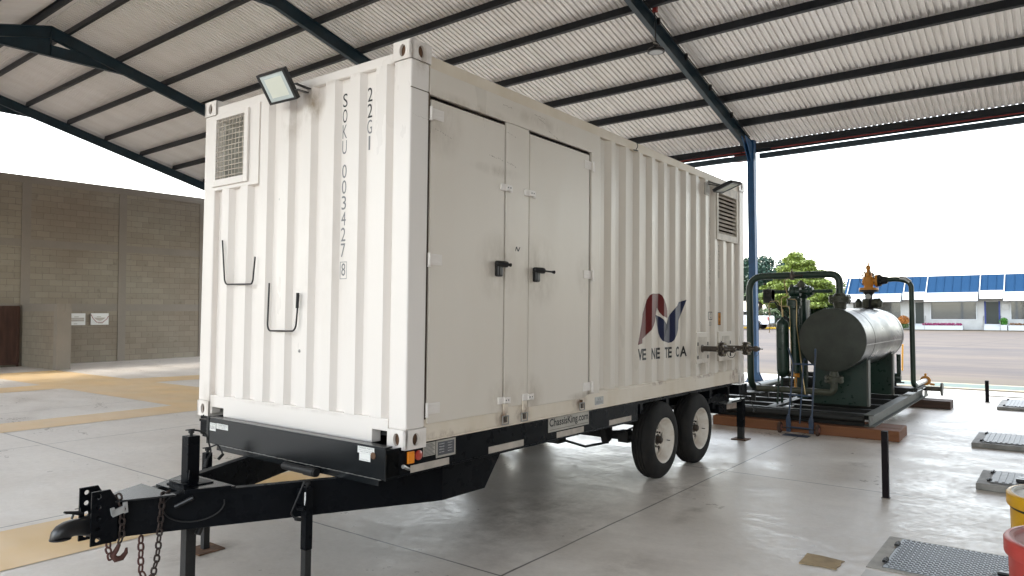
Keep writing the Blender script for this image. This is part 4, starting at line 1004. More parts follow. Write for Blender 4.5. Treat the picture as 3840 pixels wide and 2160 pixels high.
mb.tube(hk, [.010, .014, .017, .018, .016, .012, .006], 8); T(mb, 'chain_hook', 'chainred', smooth=60)
mb = MB(); mb.bar((-1.335, .905, -.268), (-1.262, .905, -.250), .012, .036); mb.bar((-1.327, .905, -.275), (-1.335, .905, -.235), .012, .02); mb.bar((-1.262, .905, -.275), (-1.268, .905, -.215), .012, .022)
T(mb, 'lock_bar', 'lockm')
mb = MB(); mb.tube([(-.862-.150*math.cos(a)*1.0-.06, .385+.473*(.862+.150*math.cos(a)+.06)-.02, -.285+.095*math.sin(a)) for a in [PI*.95+i*PI*1.35/16 for i in range(17)]], .0042, 6); T(mb, 'cable', 'blackplastic')
mb = MB(); mb.cyl((-1.02, .835, -.28), (-.94, .78, -.235), .013, seg=10); T(mb, 'plug', 'blackplastic')
mb = MB(); mb.cyl((-.83, .92, -.50), (-.79, .93, -.43), .020, seg=12); T(mb, 'hitch_tube', 'blackplastic')
# jacks
def jack(x, y, zt, wid, zmid, iw, crank, foot=True, lab=None):
    g = gz(x, y); mb = MB(); h = wid/2; mb.box(x-h, x+h, y-h, y+h, zmid, zt); j = T(mb, 'jack', 'black', bevel=.003)
    if lab: j['label'] = lab
    mb = MB(); i = iw/2; mb.box(x-i, x+i, y-i, y+i, g+.012, zmid); mb.build('inner_leg', 'blackrough', j, bevel=.002)
    mb = MB(); mb.box(x-.1, x+.1, y-.1, y+.1, g+.001, g+.012); mb.build('foot_plate', 'rusthole', j)
    mb = MB(); mb.cyl((x, y, zt), (x, y, zt+.028), .010, seg=10); mb.cyl((x, y, zt+.014), (x, y, zt+.03), .018, seg=8); mb.bar((x-.035, y, zt+.036), (x+.02, y, zt+.036), .012, .006); mb.build('jack_screw', 'blackrough', j)
    mb = MB(); mb.tube(fillet(crank, .02, 4), .006, 6); mb.cyl(crank[-2], crank[-1], .011, seg=8); mb.build('crank', 'blackrough', j, smooth=60)
    return j
jx, jy = -.842, 1.0
j = jack(jx, jy, .088, .076, -.44, .064, [(jx, jy, .120), (jx+.03, jy-.02, .118), (jx+.075, jy-.04, .095), (jx+.10, jy-.06, -.02), (jx+.06, jy-.08, -.055), (jx+.05, jy-.08, -.10)], lab='front centre jack')
mb = MB(); mb.prism([(-.885, -.203), (-.875, -.11), (-.835, -.203)], 1, .945, .955); mb.box(-.94, -.74, .91, 1.09, -.203, -.195); mb.build('jack_flange', 'black', j)
# near side jack standing against the tongue beam
sx_, sy_ = -.355, .495
j = jack(sx_, sy_, -.235, .052, -.62, .046, [(sx_-.01, sy_-.0, -.20), (sx_-.03, sy_-.01, -.195), (sx_-.105, sy_+.02, -.385), (sx_-.085, sy_-.0, -.415), (sx_-.04, sy_-.0, -.43)], lab='near side jack')
j['label'] = 'near side jack with scraped paint'
mb = MB(); mb.add([(sx_-.0262, sy_-.02, -.262), (sx_-.0262, sy_+.02, -.27), (sx_-.0262, sy_+.012, -.33), (sx_-.0262, sy_-.012, -.345), (sx_-.0262, sy_-.02, -.31)], [(0, 1, 2, 3, 4)]); mb.build('paint_scrape', 'sticker', j)
mb = MB(); mb.lathe((sx_-.055, sy_+.02, -.36), (.2, -1, 0), [(0, .012), (.05, .012), (.055, .006)], 10); mb.box(sx_-.04, sx_+.04, sy_-.005, sy_+.05, -.34, -.25); mb.build('jack_bracket', 'black', j)
fx_, fy_ = -.32, 1.72
jack(fx_, fy_, -.18, .052, -.58, .046, [(fx_, fy_, -.15), (fx_+.05, fy_-.05, -.12), (fx_+.07, fy_-.09, -.19), (fx_+.03, fy_-.1, -.22)])
rx_, ry_ = 6.40, .165
j = jack(rx_, ry_, -.235, .088, -.62, .075, [(rx_, ry_, -.21), (rx_+.05, ry_-.06, -.20), (rx_+.12, ry_-.15, -.38), (rx_+.08, ry_-.14, -.42)], lab='rear jack')
mb = MB(); mb.box(rx_-.30, rx_+.04, ry_+.045, ry_+.06, -.33, -.24); mb.box(5.94, rx_-.0, ry_-.05, ry_+.04, -.255, -.235); mb.build('jack_arm', 'black', j)
# rear frame end
mb = MB(); mb.prism([(5.4, -.17), (6.15, -.05), (6.35, -.03), (6.35, -.12), (6.12, -.13), (6.12, -.24), (5.9, -.26), (5.4, -.23)], 1, .22, .32); mb.box(5.95, 6.25, .03, 2.33, -.14, -.02); mb.box(6.3, 6.42, .14, .24, -.13, -.03); T(mb, 'rear_frame', 'black')
mb = MB(); mb.box(5.78, 6.30, .12, .50, -.262, -.238); T(mb, 'rear_step', 'zinc')
mb = MB(); mb.hexa([(5.86, .18, -.34), (6.28, .18, -.36), (6.28, .20, -.36), (5.86, .20, -.34), (5.86, .18, -.255), (6.28, .18, -.275), (6.28, .20, -.275), (5.86, .20, -.255)]); T(mb, 'licence_plate', 'plate')
mb = MB(); mb.box(5.6, 5.86, .16, .5, -.36, -.25); mb.box(5.5, 5.62, .2, .3, -.30, -.22); T(mb, 'light_bracket', 'black')
# wheels
def wheel(x, side):
    """axle height from the true floor; side -1: near"""
    Rr = .395; g = gz(x, 0 if side < 0 else W_); zc = g+Rr-.004; y0 = .005 if side < 0 else W_-.005; s_ = 1 if side < 0 else -1
    e = empty('wheel'); e.parent = tr; e.location = (x, y0, zc)
    prof = [(.000, .232), (-.004, .245), (.0, .30), (.012, .350), (.028, .376), (.045, .390)]
    gro = [.072, .105, .138]
    for gk in gro: prof += [(gk-.005, Rr), (gk-.003, Rr-.011), (gk+.003, Rr-.011), (gk+.005, Rr)]
    prof += [(.165, .390), (.185, .376), (.205, .345), (.215, .30), (.21, .235)]
    mb = MB(); mb.lathe((0, 0, 0), (0, s_, 0), prof, 64, False)
    o = mb.build('tyre', 'tyre', e, smooth=30)
    mb = MB()   # rim barrel
    mb.rings([[( r*math.cos(2*PI*k/48), s_*t, r*math.sin(2*PI*k/48)) for k in range(48)] for t, r in [(.006, .236), (.000, .230), (.003, .222), (.020, .212), (.035, .210), (.05, .196), (.095, .188), (.10, .17), (.118, .165)]], False)
    rm = mb.build('rim', 'rim', e, smooth=40)
    mb = MB(); NS = 60; rr = [.165, .150, .125, .105, .095, .065, .045]; tt = [.118, .100, .092, .094, .095, .085, .080]
    vs_ = [(r*math.cos(2*PI*k/NS), s_*t, r*math.sin(2*PI*k/NS)) for t, r in zip(tt, rr) for k in range(NS)]; fs = []
    for i in range(len(rr)-1):
        for k in range(NS):
            if i in (1, 2) and (k % 12) in (0, 1, 2, 3): continue
            fs.append((i*NS+k, i*NS+(k+1) % NS, (i+1)*NS+(k+1) % NS, (i+1)*NS+k))
    mb.add(vs_, fs); mb.build('wheel_disc', 'rim', rm, smooth=40)
    mb = MB(); mb.lathe((0, 0, 0), (0, s_, 0), [(.03, .018), (.035, .030), (.045, .036), (.078, .038), (.08, .055), (.095, .058), (.13, .058), (.131, .15), (.2, .15)], 24); mb.build('hub', 'hub', e, smooth=40)
    mb = MB()
    for q in range(8): a = 2*PI*q/8+.2; mb.cyl((.078*math.cos(a), s_*.072, .078*math.sin(a)), (.078*math.cos(a), s_*.092, .078*math.sin(a)), .011, seg=6)
    mb.build('wheel_nut', 'hub', e)
    mb = MB(); a = -.15; mb.cyl((.18*math.cos(a), s_*.06, .18*math.sin(a)), (.165*math.cos(a), s_*.02, .165*math.sin(a)), .005, seg=6); mb.build('valve', 'blackplastic', e)
    return e
for x in (3.715, 4.655): wheel(x, -1); wheel(x, 1)
for x in (3.715, 4.655):
    zc = gz(x, 1.2)+.395; mb = MB(); mb.cyl((x, .16, zc), (x, W_-.16, zc), .045, seg=14); mb.box(x-.06, x+.06, .40, .52, zc-.06, zc+.06); mb.box(x-.06, x+.06, 1.92, 2.04, zc-.06, zc+.06); T(mb, 'axle', 'blackrough')
for yy in (.43, 1.63):
    mb = MB()
    for x in (3.715, 4.655):
        zc = gz(x, 1.2)+.395
        for k in range(5): L2 = .40-.07*k; mb.tube([(x-L2, yy+.03, zc+.10-.009*k), (x, yy+.03, zc+.055-.009*k), (x+L2, yy+.03, zc+.10-.009*k)], .008, 4)
    mb.prism([(3.2, -.25), (3.38, -.25), (3.36, -.42), (3.28, -.45)], 1, yy, yy+.07); mb.prism([(4.05, -.25), (4.3, -.25), (4.24, -.40), (4.12, -.40)], 1, yy, yy+.07); mb.prism([(5.0, -.25), (5.15, -.25), (5.1, -.42), (5.02, -.42)], 1, yy, yy+.07)
    T(mb, 'leaf_spring', 'blackrough')
mb = MB(); mb.bar((2.4, .9, -.28), (3.45, 1.1, -.42), .06, .05); mb.box(3.15, 3.3, .95, 1.1, -.50, -.34); mb.tube([(3.3, 1.0, -.48), (3.45, .8, -.55), (3.6, .6, -.50)], .014, 6); T(mb, 'brake_linkage', 'blackrough')
mb = MB(); mb.cyl((-.175, .995, -.200), (-.175, .72, -.200), .026, seg=16); mb.cyl((-.175, .76, -.200), (-.175, .655, -.200), .031, seg=16); mb.cyl((-.175, .700, -.200), (-.175, .640, -.200), .028, seg=16); T(mb, 'document_tube', 'blackrough', smooth=40)
# lamps, reflectors, stickers, signs
mb = MB(); mb.box(.040, .096, .012, .029, -.096, -.020); T(mb, 'amber_lamp', 'amber', bevel=.005)
mb = MB(); mb.lathe((.143, .030, -.055), (0, -1, 0), [(0, .032), (.010, .031), (.015, .022), (.017, .01)], 20); T(mb, 'red_lamp', 'redlens', smooth=40)
mb = MB(); mb.lathe((-.150, .125, -.028), (-1, 0, 0), [(0, .022), (.003, .022), (.006, .016)], 16); T(mb, 'round_reflector', 'rusthole')
mb = MB(); mb.tube(fillet([(-.02, -.01, -.098), (.02, .0, -.118), (.06, .025, -.130)], .02), .011, 8); mb.cyl((-.03, -.012, -.096), (-.018, -.010, -.098), .013, seg=8); T(mb, 'lock_pin', 'zinc')
for xa, xb, za, zb in ((.075, .437, -.160, -.112), (.857, 1.282, -.152, -.104), (1.738, 2.158, -.154, -.106), (2.60, 3.026, -.152, -.105)):
    mb = MB(); mb.box(xa, xb, .0285, .0295, za, zb); T(mb, 'reflective_strip', 'reflector')
def plate_(x0, x1, z0, z1, m, name): 
    mb = MB(); mb.box(x0, x1, .0265, .0295, z0, z1); return T(mb, name, m)
p = plate_(1.613, 2.237, -.096, .018, 'signgrey', 'name_sign')
mb = MB(); put_text(mb, 'ChassisKing.com', (1.925, .0258, -.030), (1, 0, 0), (0, 0, 1), .595, .082, bold=.02); mb.add([(1.63, .0258, -.080), (2.225, .0258, -.080), (2.225, .0258, -.077), (1.63, .0258, -.077)], [(0, 1, 2, 3)]); mb.build('sign_lettering', 'signblack', p)
p = plate_(.308, .497, -.100, .014, 'signgrey', 'spec_plate')
mb = MB(); mb.add([(.322, .0258, -.086), (.484, .0258, -.086), (.484, .0258, .002), (.322, .0258, .002)], [(0, 1, 2, 3)]); mb.build('plate_field', 'ink', p)
mb = MB()
for k, s_ in enumerate(('CHASSIS', 'TRAILER', 'SERIAL', 'GVWR')): put_text(mb, s_, (.36, .0252, -.012-.018*k), (1, 0, 0), (0, 0, 1), .05, .007); put_text(mb, 'WEIGHT', (.44, .0252, -.012-.018*k), (1, 0, 0), (0, 0, 1), .045, .006)
mb.build('plate_lettering', 'sticker', p)
p = plate_(.186, .300, -.074, .012, 'signgrey', 'tyre_plate')
mb = MB()
for k in range(9): mb.add([(.193, .0258, -.068+.0085*k), (.292-.01*(k % 3), .0258, -.068+.0085*k), (.292-.01*(k % 3), .0258, -.0645+.0085*k), (.193, .0258, -.0645+.0085*k)], [(0, 1, 2, 3)])
mb.build('plate_print', 'ink', p)
def stk(y0, y1, z0, z1, lines, name='sticker'):
    mb = MB(); mb.box(-.1525, -.1505, y0, y1, z0, z1); s_ = T(mb, name, 'sticker'); mb = MB()
    for txt, zc, wd, hh in lines: put_text(mb, txt, (-.1532, (y0+y1)/2, zc), (0, -1, 0), (0, 0, 1), wd, hh)
    mb.build('sticker_print', 'ink', s_); return s_
stk(1.905, 1.985, -.066, -.006, [('Made in the', -.014, .06, .008), ('USA', -.040, .058, .026)])
stk(1.735, 1.895, -.044, -.004, [('CHASSIS PARTS', -.013, .12, .010), ('Removal with factory edges only', -.024, .13, .005), ('CALL 757 989 1068', -.034, .10, .006)])
stk(.115, .268, -.024, .018, [('CHASSIS PARTS', .009, .13, .010), ('Removed with Spreer with Assembly', -.004, .135, .005), ('CALL 757 989 1068', -.014, .11, .006)])
s_ = stk(.150, .252, -.070, -.025, [('CHASSIS PARTS', -.062, .08, .005)])

# ------------------------------------------------------------------ generic group in world coordinates (z measured from the container corner height)
def group_thing(name, base, label, category, **k):
    e = empty(name, base, label=label, category=category, **k)
    inv = Matrix.Translation(-Vector(base))
    def part(mb, nm, m, parent=None, **kw):
        o = mb.build(nm, m, parent or e, **kw)
        if parent is None: o.matrix_parent_inverse = inv
        return o
    return e, part
def Zc(v): return v+GZ
def lift(mb, dz=GZ):
    mb.v = [(p[0], p[1], p[2]+dz) for p in mb.v]; return mb
def flange_bolts(c, axis, rad, n, ln, r=.009):
    mb = MB(); ax = Vector(axis).normalized(); u = ax.cross(Vector((0, 0, 1)))
    if u.length < .1: u = ax.cross(Vector((1, 0, 0)))
    u.normalize(); v_ = ax.cross(u); c = Vector(c)
    for q in range(n):
        a = 2*PI*(q+.5)/n; p = c+(u*math.cos(a)+v_*math.sin(a))*rad; mb.cyl(p-ax*ln/2, p+ax*ln/2, r, seg=6)
        mb.cyl(p+ax*(ln/2-.012), p+ax*(ln/2-.002), r*1.8, seg=6); mb.cyl(p-ax*(ln/2-.002), p-ax*(ln/2-.012), r*1.8, seg=6)
    return mb

# ------------------------------------------------------------------ separator skid
skid, K = group_thing('separator_skid', (9.4, .2, .145), 'steel skid carrying a silver horizontal tank and dark green pipework behind the trailer', 'process skid')
zb = -.72; zt = -.555
def ibeam_x(y, x0, x1, name='skid_beam', m='skidsteel'):   # runs along X, I section
    mb = MB(); mb.box(x0, x1, y-.065, y+.065, zt-.012, zt); mb.box(x0, x1, y-.065, y+.065, zb, zb+.012); mb.box(x0, x1, y-.006, y+.006, zb+.012, zt-.012); return K(lift(mb), name, m)
def ibeam_y(x, y0, y1, name='skid_beam', m='skiddark', top=zt, bot=zb):
    mb = MB(); mb.box(x-.06, x+.06, y0, y1, top-.012, top); mb.box(x-.06, x+.06, y0, y1, bot, bot+.012); mb.box(x-.006, x+.006, y0, y1, bot+.012, top-.012); return K(lift(mb), name, m)
bnear = ibeam_x(-1.105, 7.52, 12.0)
mb = MB()
for x in (7.66, 11.3): mb.box(x, x+.045, -1.1135, -1.1115, -.66, -.615)
lift(mb); K(mb, 'lifting_slot', 'signblack', bnear)
ibeam_x(1.60, 7.52, 11.9, m='skiddark'); ibeam_x(.25, 7.62, 11.9, m='skiddark')
ibeam_y(7.60, -1.035, 1.53)
mb = MB(); mb.cyl((7.49, -1.05, -.615), (7.49, 1.6, -.615), .05, seg=14); K(lift(mb), 'front_tube', 'skiddark', smooth=40)
for x in (8.25, 8.9, 9.7, 10.5, 11.85): ibeam_y(x, -1.035, 1.53, top=zt-.02)
mb = MB(); mb.cyl((12.02, -1.40, -.58), (12.02, -1.0, -.58), .045, seg=14); mb.cyl((12.02, -1.43, -.58), (12.02, -1.40, -.58), .12, seg=20); K(lift(mb), 'drawbar_end', 'skidsteel', smooth=40)
mb = MB(); mb.prism([(11.7, -.72), (12.15, -.72), (12.05, -.68), (12.0, -.6), (11.7, -.6)], 1, -1.185, -1.175); K(lift(mb), 'end_gusset', 'skidsteel')
# tank
TY, TZ, TR = -.535, .432, .458
XT0, XT1 = 8.0, 11.15
mb = MB(); mb.lathe((0, TY, TZ), (1, 0, 0), [(XT0+.012, TR), (XT0+.6, TR), (XT0+.602, TR+.003), (XT0+1.9, TR+.003), (XT0+1.902, TR), (XT1-.35, TR), (XT1-.345, TR+.004), (XT1-.33, TR), (XT1-.16, TR*.985), (XT1-.05, TR*.91), (XT1+.06, TR*.72), (XT1+.13, TR*.4), (XT1+.15, .01)], 72)
tk = K(lift(mb), 'tank_shell', 'tank', smooth=30)
mb = MB(); mb.lathe((0, TY, TZ), (1, 0, 0), [(XT0-.035, .01), (XT0-.033, TR*.5), (XT0-.02, TR*.9), (XT0-.004, TR+.004), (XT0+.014, TR+.006), (XT0+.015, TR-.02)], 64); K(lift(mb), 'tank_end', 'tankend', smooth=30)
mb = MB(); a = -.30
for xs0, xs1 in ((XT0+.06, XT0+1.2), (XT0+1.28, XT1-.5)): mb.bar((xs0, TY-(TR+.002)*math.cos(a), TZ-(TR+.002)*math.sin(a)*-1-.27), (xs1, TY-(TR+.002)*math.cos(a), TZ+(TR+.002)*math.sin(a)+.0), .004, .012)
for i in range(1): pass
mb = MB()
for k in range(28):
    x = XT0+.05+k*.095; a = R(-8); y = TY-(TR+.003)*math.cos(a); z = TZ+(TR+.003)*math.sin(a)
    mb.box(x, x+.088, y-.002, y+.002, z-.005, z+.005)
K(lift(mb), 'cladding_seam', 'zinc')
# saddles
for xs0 in (8.45, 10.30):
    mb = MB(); poly = [(-.90, -.556), (-.14, -.556), (-.18, TZ-.30), (-.30, TZ-.40), (-.535, TZ-.462), (-.76, TZ-.40), (-.905, TZ-.27)]
    mb.prism(poly, 0, xs0, xs0+.02); s_ = K(lift(mb), 'saddle', 'green')
    mb = MB(); mb.hexa([(xs0-.04, -.925, -.556), (xs0+.1, -.925, -.556), (xs0+.1, -.90, -.556), (xs0-.04, -.90, -.556), (xs0-.04, -.930, .13), (xs0+.1, -.930, .13), (xs0+.1, -.905, .13), (xs0-.04, -.905, .13)])
    lift(mb); K(mb, 'saddle_flange', 'skidsteel', s_)
# top nozzle 1, flange, loop pipe
XN = 8.50
mb = MB(); mb.lathe((XN, TY, 0), (0, 0, 1), [(TZ+TR-.05, .085), (.93, .085), (.955, .095), (.985, .10), (.987, .158), (1.025, .158), (1.027, .12), (1.034, .12), (1.036, .158), (1.075, .158), (1.077, .10), (1.10, .088), (1.12, .072)], 28); K(lift(mb), 'tank_nozzle', 'olive', smooth=35)
K(lift(flange_bolts((XN, TY, 1.03), (0, 0, 1), .132, 8, .14, .010)), 'flange_bolts', 'olive')
mb = MB(); mb.tube(fillet([(XN, TY, 1.11), (XN, TY, 1.418), (XN, .845, 1.418), (XN, .845, -.39), (10.6, .845, -.39)], .24, 10), .053, 20); K(lift(mb), 'loop_pipe', 'greenpipe', smooth=60)
mb = MB(); mb.cyl((8.82, .845, -.39), (8.85, .845, -.39), .060, seg=20); mb.box(8.45, 8.75, .70, .98, -.485, -.462); mb.box(8.57, 8.63, .81, .87, -.86, -.485); mb.box(9.2, 9.26, .80, .88, -.72, -.44); K(lift(mb), 'pipe_support', 'skiddark')
# small valve on the loop pipe with a brass tube
mb = MB(); mb.lathe((XN-.07, .145, 1.40), (0, 0, 1), [(-.055, .028), (-.02, .035), (.03, .035), (.05, .025), (.085, .012), (.09, .006), (.12, .006)], 14); mb.tube([(XN-.08, .13, 1.405), (XN-.08, .03, 1.41), (XN-.08, -.02, 1.405)], [.016, .010, .022], 8); K(lift(mb), 'tap', 'flange', smooth=40)
mb = MB(); mb.tube(fillet([(XN-.10, .19, 1.37), (8.2, .20, 1.33), (8.12, .13, 1.13), (8.12, .125, 1.085), (8.12, .22, 1.06), (8.12, .215, .88), (8.12, .20, .78)], .04, 5), .008, 6); mb.cyl((8.12, .205, .88), (8.12, .20, .77), .017, seg=8); K(lift(mb), 'brass_tube', 'brass', smooth=60)
mb = MB(); mb.tube(fillet([(8.1, .40, .52), (8.1, .40, 1.0), (8.1, .25, 1.02), (8.1, .24, .93), (8.1, .09, .93), (8.12, .085, .1), (8.12, .0, -.35)], .04, 5), .006, 6); mb.tube(fillet([(8.05, .10, 1.035), (8.05, -.03, 1.03), (8.03, -.03, .65), (7.98, -.10, .1), (7.95, -.16, -.38)], .04, 5), .008, 6); K(lift(mb), 'brass_tube', 'brass', smooth=60)
# slim bottle on three legs
bx_, by_ = 8.12, .208
mb = MB(); mb.lathe((bx_, by_, 0), (0, 0, 1), [(-.16, .02), (-.145, .05), (-.10, .085), (-.05, .093), (.62, .093), (.68, .085), (.715, .06), (.735, .025), (.76, .02)], 26); K(lift(mb), 'gas_bottle', 'green', smooth=60)
for a in (.5, 2.6, 4.7):
    mb = MB(); mb.bar((bx_+.085*math.cos(a), by_+.085*math.sin(a), -.10), (bx_+.12*math.cos(a), by_+.12*math.sin(a), -.585), .035, .008); K(lift(mb), 'bottle_leg', 'green')
mb = MB(); mb.cyl((bx_, by_, -.60), (bx_, by_, -.585), .15, seg=20); K(lift(mb), 'bottle_foot', 'zinc')
# vertical column with a flanged head
cx_, cy_ = 8.22, .055
mb = MB(); mb.lathe((cx_, cy_, 0), (0, 0, 1), [(-.10, .03), (-.085, .068), (.88, .068), (.90, .085), (.94, .085), (.942, .105), (.99, .105), (.992, .095), (1.0, .095), (1.002, .105), (1.05, .105), (1.055, .07), (1.08, .055), (1.085, .02)], 24); K(lift(mb), 'filter_column', 'green', smooth=35)
K(lift(flange_bolts((cx_, cy_, .995), (0, 0, 1), .088, 8, .13, .007)), 'flange_bolts', 'olive')
mb = MB(); mb.lathe((cx_, cy_, 0), (0, 0, 1), [(-.16, .025), (-.155, .06), (-.12, .065), (-.10, .055), (-.095, .03)], 16); mb.cyl((cx_, cy_, -.32), (cx_, cy_, -.155), .022, seg=10); K(lift(mb), 'drain_valve', 'orange', smooth=40)
# second column with gauge glass behind
c2x, c2y = 8.55, .05
mb = MB(); mb.lathe((c2x, c2y, 0), (0, 0, 1), [(-.5, .08), (-.1, .088), (1.05, .088), (1.08, .11), (1.12, .115), (1.24, .115), (1.26, .09), (1.28, .05), (1.31, .03), (1.34, .012)], 24); K(lift(mb), 'control_column', 'green', smooth=35)
mb = MB(); mb.cyl((c2x-.06, -.075, .45), (c2x-.06, -.075, 1.03), .016, seg=8); mb.box(c2x-.075, c2x-.05, -.098, -.088, .42, 1.03)
for k in range(14): mb.cyl((c2x-.085, -.105, .48+.04*k), (c2x-.085, -.093, .48+.04*k), .009, seg=6)
K(lift(mb), 'gauge_glass', 'zinc')
# actuator line
mb = MB(); mb.cyl((8.3, -.48, 1.155), (8.3, .37, 1.155), .026, seg=14); K(lift(mb), 'actuator_pipe', 'green', smooth=40)
mb = MB(); mb.lathe((8.3, 0, 1.11), (0, 1, 0), [(.40, .085), (.42, .092), (.47, .092), (.472, .098), (.49, .098), (.492, .092), (.53, .088)], 24); mb.box(8.22, 8.38, .40, .53, .985, 1.20); K(lift(mb), 'actuator_head', 'skiddark', smooth=35)
mb = MB(); mb.lathe((8.3, 0, 1.155), (0, 1, 0), [(.05, .06), (.06, .088), (.13, .088), (.145, .07), (.15, .02)], 22); mb.lathe((8.3, 0, 1.155), (0, 1, 0), [(-.02, .04), (-.015, .075), (.03, .085), (.05, .085)], 20); mb.lathe((8.3, 0, 1.155), (0, 1, 0), [(-.21, .03), (-.20, .06), (-.17, .065), (-.16, .085), (-.13, .085), (-.12, .05), (-.07, .05)], 20)
K(lift(mb), 'control_valve', 'green', smooth=35)
mb = MB(); mb.cyl((8.28, .11, 1.20), (8.28, .11, 1.27), .03, seg=12); mb.lathe((8.3, -.03, 0), (0, 0, 1), [(1.22, .055), (1.28, .06), (1.30, .03), (1.33, .012)], 16); K(lift(mb), 'gauge', 'olive', smooth=40)
random.seed(3); mb = MB()
for k in range(9):
    p0 = (8.2+random.uniform(-.05, .1), .40-random.random()*.08, 1.08-random.random()*.1); p1 = (8.25, .30-random.random()*.25, .90-random.random()*.28)
    mid = ((p0[0]+p1[0])/2, (p0[1]+p1[1])/2+random.uniform(-.05, .05), (p0[2]+p1[2])/2+random.uniform(-.12, .08)); mb.tube(fillet([p0, mid, p1], .06, 4), .0045, 5)
for k in range(5): mb.box(8.25, 8.31, .12+.05*k-.02, .12+.05*k+.015, .66+.03*(k % 3), .72+.03*(k % 3))
K(lift(mb), 'tubing', 'blackrough')
# low pipes behind the legs
mb = MB(); mb.tube(fillet([(8.08, TY, -.16), (8.08, TY, -.345), (8.08, .10, -.345), (8.08, .60, -.345)], .17, 8), .048, 18)
K(lift(mb), 'drain_pipe', 'olive', smooth=60)
mb = MB(); mb.lathe((8.08, TY, 0), (0, 0, 1), [(-.19, .05), (-.185, .128), (-.152, .128), (-.15, .10), (-.146, .10), (-.144, .128), (-.108, .128), (-.106, .07), (-.04, .055), (.0, .055)], 26); K(lift(mb), 'drain_flange', 'olive', smooth=35)
K(lift(flange_bolts((8.08, TY, -.148), (0, 0, 1), .105, 8, .115, .008)), 'flange_bolts', 'olive')
mb = MB()
for xx, yy in ((8.75, -.15), (8.75, .0), (8.9, .15)): mb.lathe((xx, yy, -.27), (0, 1, 0), [(-.06, .05), (-.055, .085), (-.02, .09), (.0, .09), (.03, .08), (.05, .05)], 18)
mb.cyl((8.8, -.5, -.27), (8.8, .45, -.27), .045, seg=14); mb.cyl((8.9, -.35, .02), (8.9, -.10, .02), .05, seg=12); mb.cyl((9.3, -.35, -.2), (9.3, .5, -.2), .05, seg=12)
K(lift(mb), 'manifold', 'skiddark', smooth=40)
mb = MB(); mb.lathe((9.25, -.62, -.30), (0, -1, 0), [(-.1, .06), (.03, .065), (.08, .055), (.10, .03), (.105, .01)], 18); K(lift(mb), 'capped_pipe', 'zincpipe', smooth=50)
mb = MB(); mb.cyl((9.2, -.7, -.46), (9.2, -.7, .1), .05, seg=12); mb.cyl((9.2, -.7, -.06), (9.2, -.7, -.02), .09, seg=14); K(lift(mb), 'drain_leg', 'flange', smooth=40)
# relief valve branch on the far end of the tank
XV = 10.5
mb = MB(); mb.lathe((XV, TY, 0), (0, 0, 1), [(TZ+TR-.06, .07), (.93, .07), (.95, .075), (1.04, .08), (1.045, .06), (1.06, .055), (1.13, .06), (1.165, .09), (1.18, .09), (1.182, .155), (1.215, .155)], 24); K(lift(mb), 'valve_body', 'skiddark', smooth=35)
mb = MB()
for yy in (-.70, -.375): mb.lathe((XV-.03, yy+.0, .99), (0, 0, 1), [(-.075, .035), (-.06, .052), (.03, .055), (.05, .035), (.08, .02)], 12)
mb.lathe((XV-.09, TY+.04, .99), (0, 0, 1), [(-.085, .03), (-.07, .05), (.06, .05), (.07, .03)], 12)
mb.lathe((XV, -.62, .985), (0, -1, 0), [(-.05, .06), (.0, .085), (.06, .085), (.07, .05)], 14); K(lift(mb), 'valve_bonnet', 'olive', smooth=35)
mb = MB(); mb.cyl((XV-.075, TY+.0, 1.10), (XV-.06, TY+.0, 1.10), .048, seg=16); K(lift(mb), 'gauge', 'zinc')
mb = MB(); mb.lathe((XV, TY, 0), (0, 0, 1), [(1.217, .155), (1.255, .152), (1.257, .075), (1.29, .072), (1.33, .088), (1.40, .092), (1.44, .088), (1.455, .062), (1.50, .058), (1.525, .056), (1.53, .030), (1.57, .028), (1.575, .038), (1.625, .038), (1.64, .025), (1.645, .013), (1.69, .012), (1.692, .005)], 26)
mb.lathe((XV, TY, 1.372), (0, -1, 0), [(.0, .06), (.075, .062), (.10, .07), (.112, .075), (.113, .105), (.15, .105)], 22)
mb.lathe((XV, TY, 1.36), (0, 1, 0), [(.05, .05), (.09, .055), (.10, .03)], 14); K(lift(mb), 'relief_valve', 'orange', smooth=35)
mb = MB()
for dx_, dy_, h0, h1 in ((-.05, .05, 1.45, 1.54), (.03, -.06, 1.44, 1.52), (-.05, -.09, 1.42, 1.50), (.0, .09, 1.38, 1.49), (-.06, -.04, 1.47, 1.56)): mb.cyl((XV+dx_, TY+dy_, h0), (XV+dx_, TY+dy_, h1), .007, seg=6); mb.cyl((XV+dx_, TY+dy_, h1-.03), (XV+dx_, TY+dy_, h1-.012), .015, seg=6)
mb.tube([(XV-.05, TY+.13, 1.46), (XV-.05, TY+.12, 1.34), (XV-.05, TY+.07, 1.29)], .005, 5)
K(lift(mb), 'valve_fitting', 'olive')
mb = MB(); mb.lathe((XV, TY, 1.378), (0, -1, 0), [(.152, .105), (.185, .105), (.187, .078), (.22, .072), (.30, .057)], 24); K(lift(mb), 'outlet_flange', 'skiddark', smooth=35)
K(lift(flange_bolts((XV, TY-.15, 1.375), (0, -1, 0), .085, 8, .11, .008)), 'flange_bolts', 'flange')
mb = MB(); mb.tube(fillet([(XV, TY-.28, 1.385), (XV, -1.0, 1.395), (XV, -1.19, 1.33), (XV, -1.19, -.40), (XV+.2, -1.205, -.40)], .17, 8), .040, 18); K(lift(mb), 'outlet_pipe', 'greenpipe', smooth=60)
mb = MB(); mb.tube([(XV, -1.02, 1.400), (XV, -1.10, 1.385), (XV, -1.17, 1.33)], .0425, 16); K(lift(mb), 'bare_elbow', 'zincpipe', smooth=60)
mb = MB(); mb.cyl((XV+.1, -1.205, -.40), (XV+1.1, -1.215, -.40), .042, seg=18); K(lift(mb), 'bare_pipe', 'zincpipe', smooth=40)
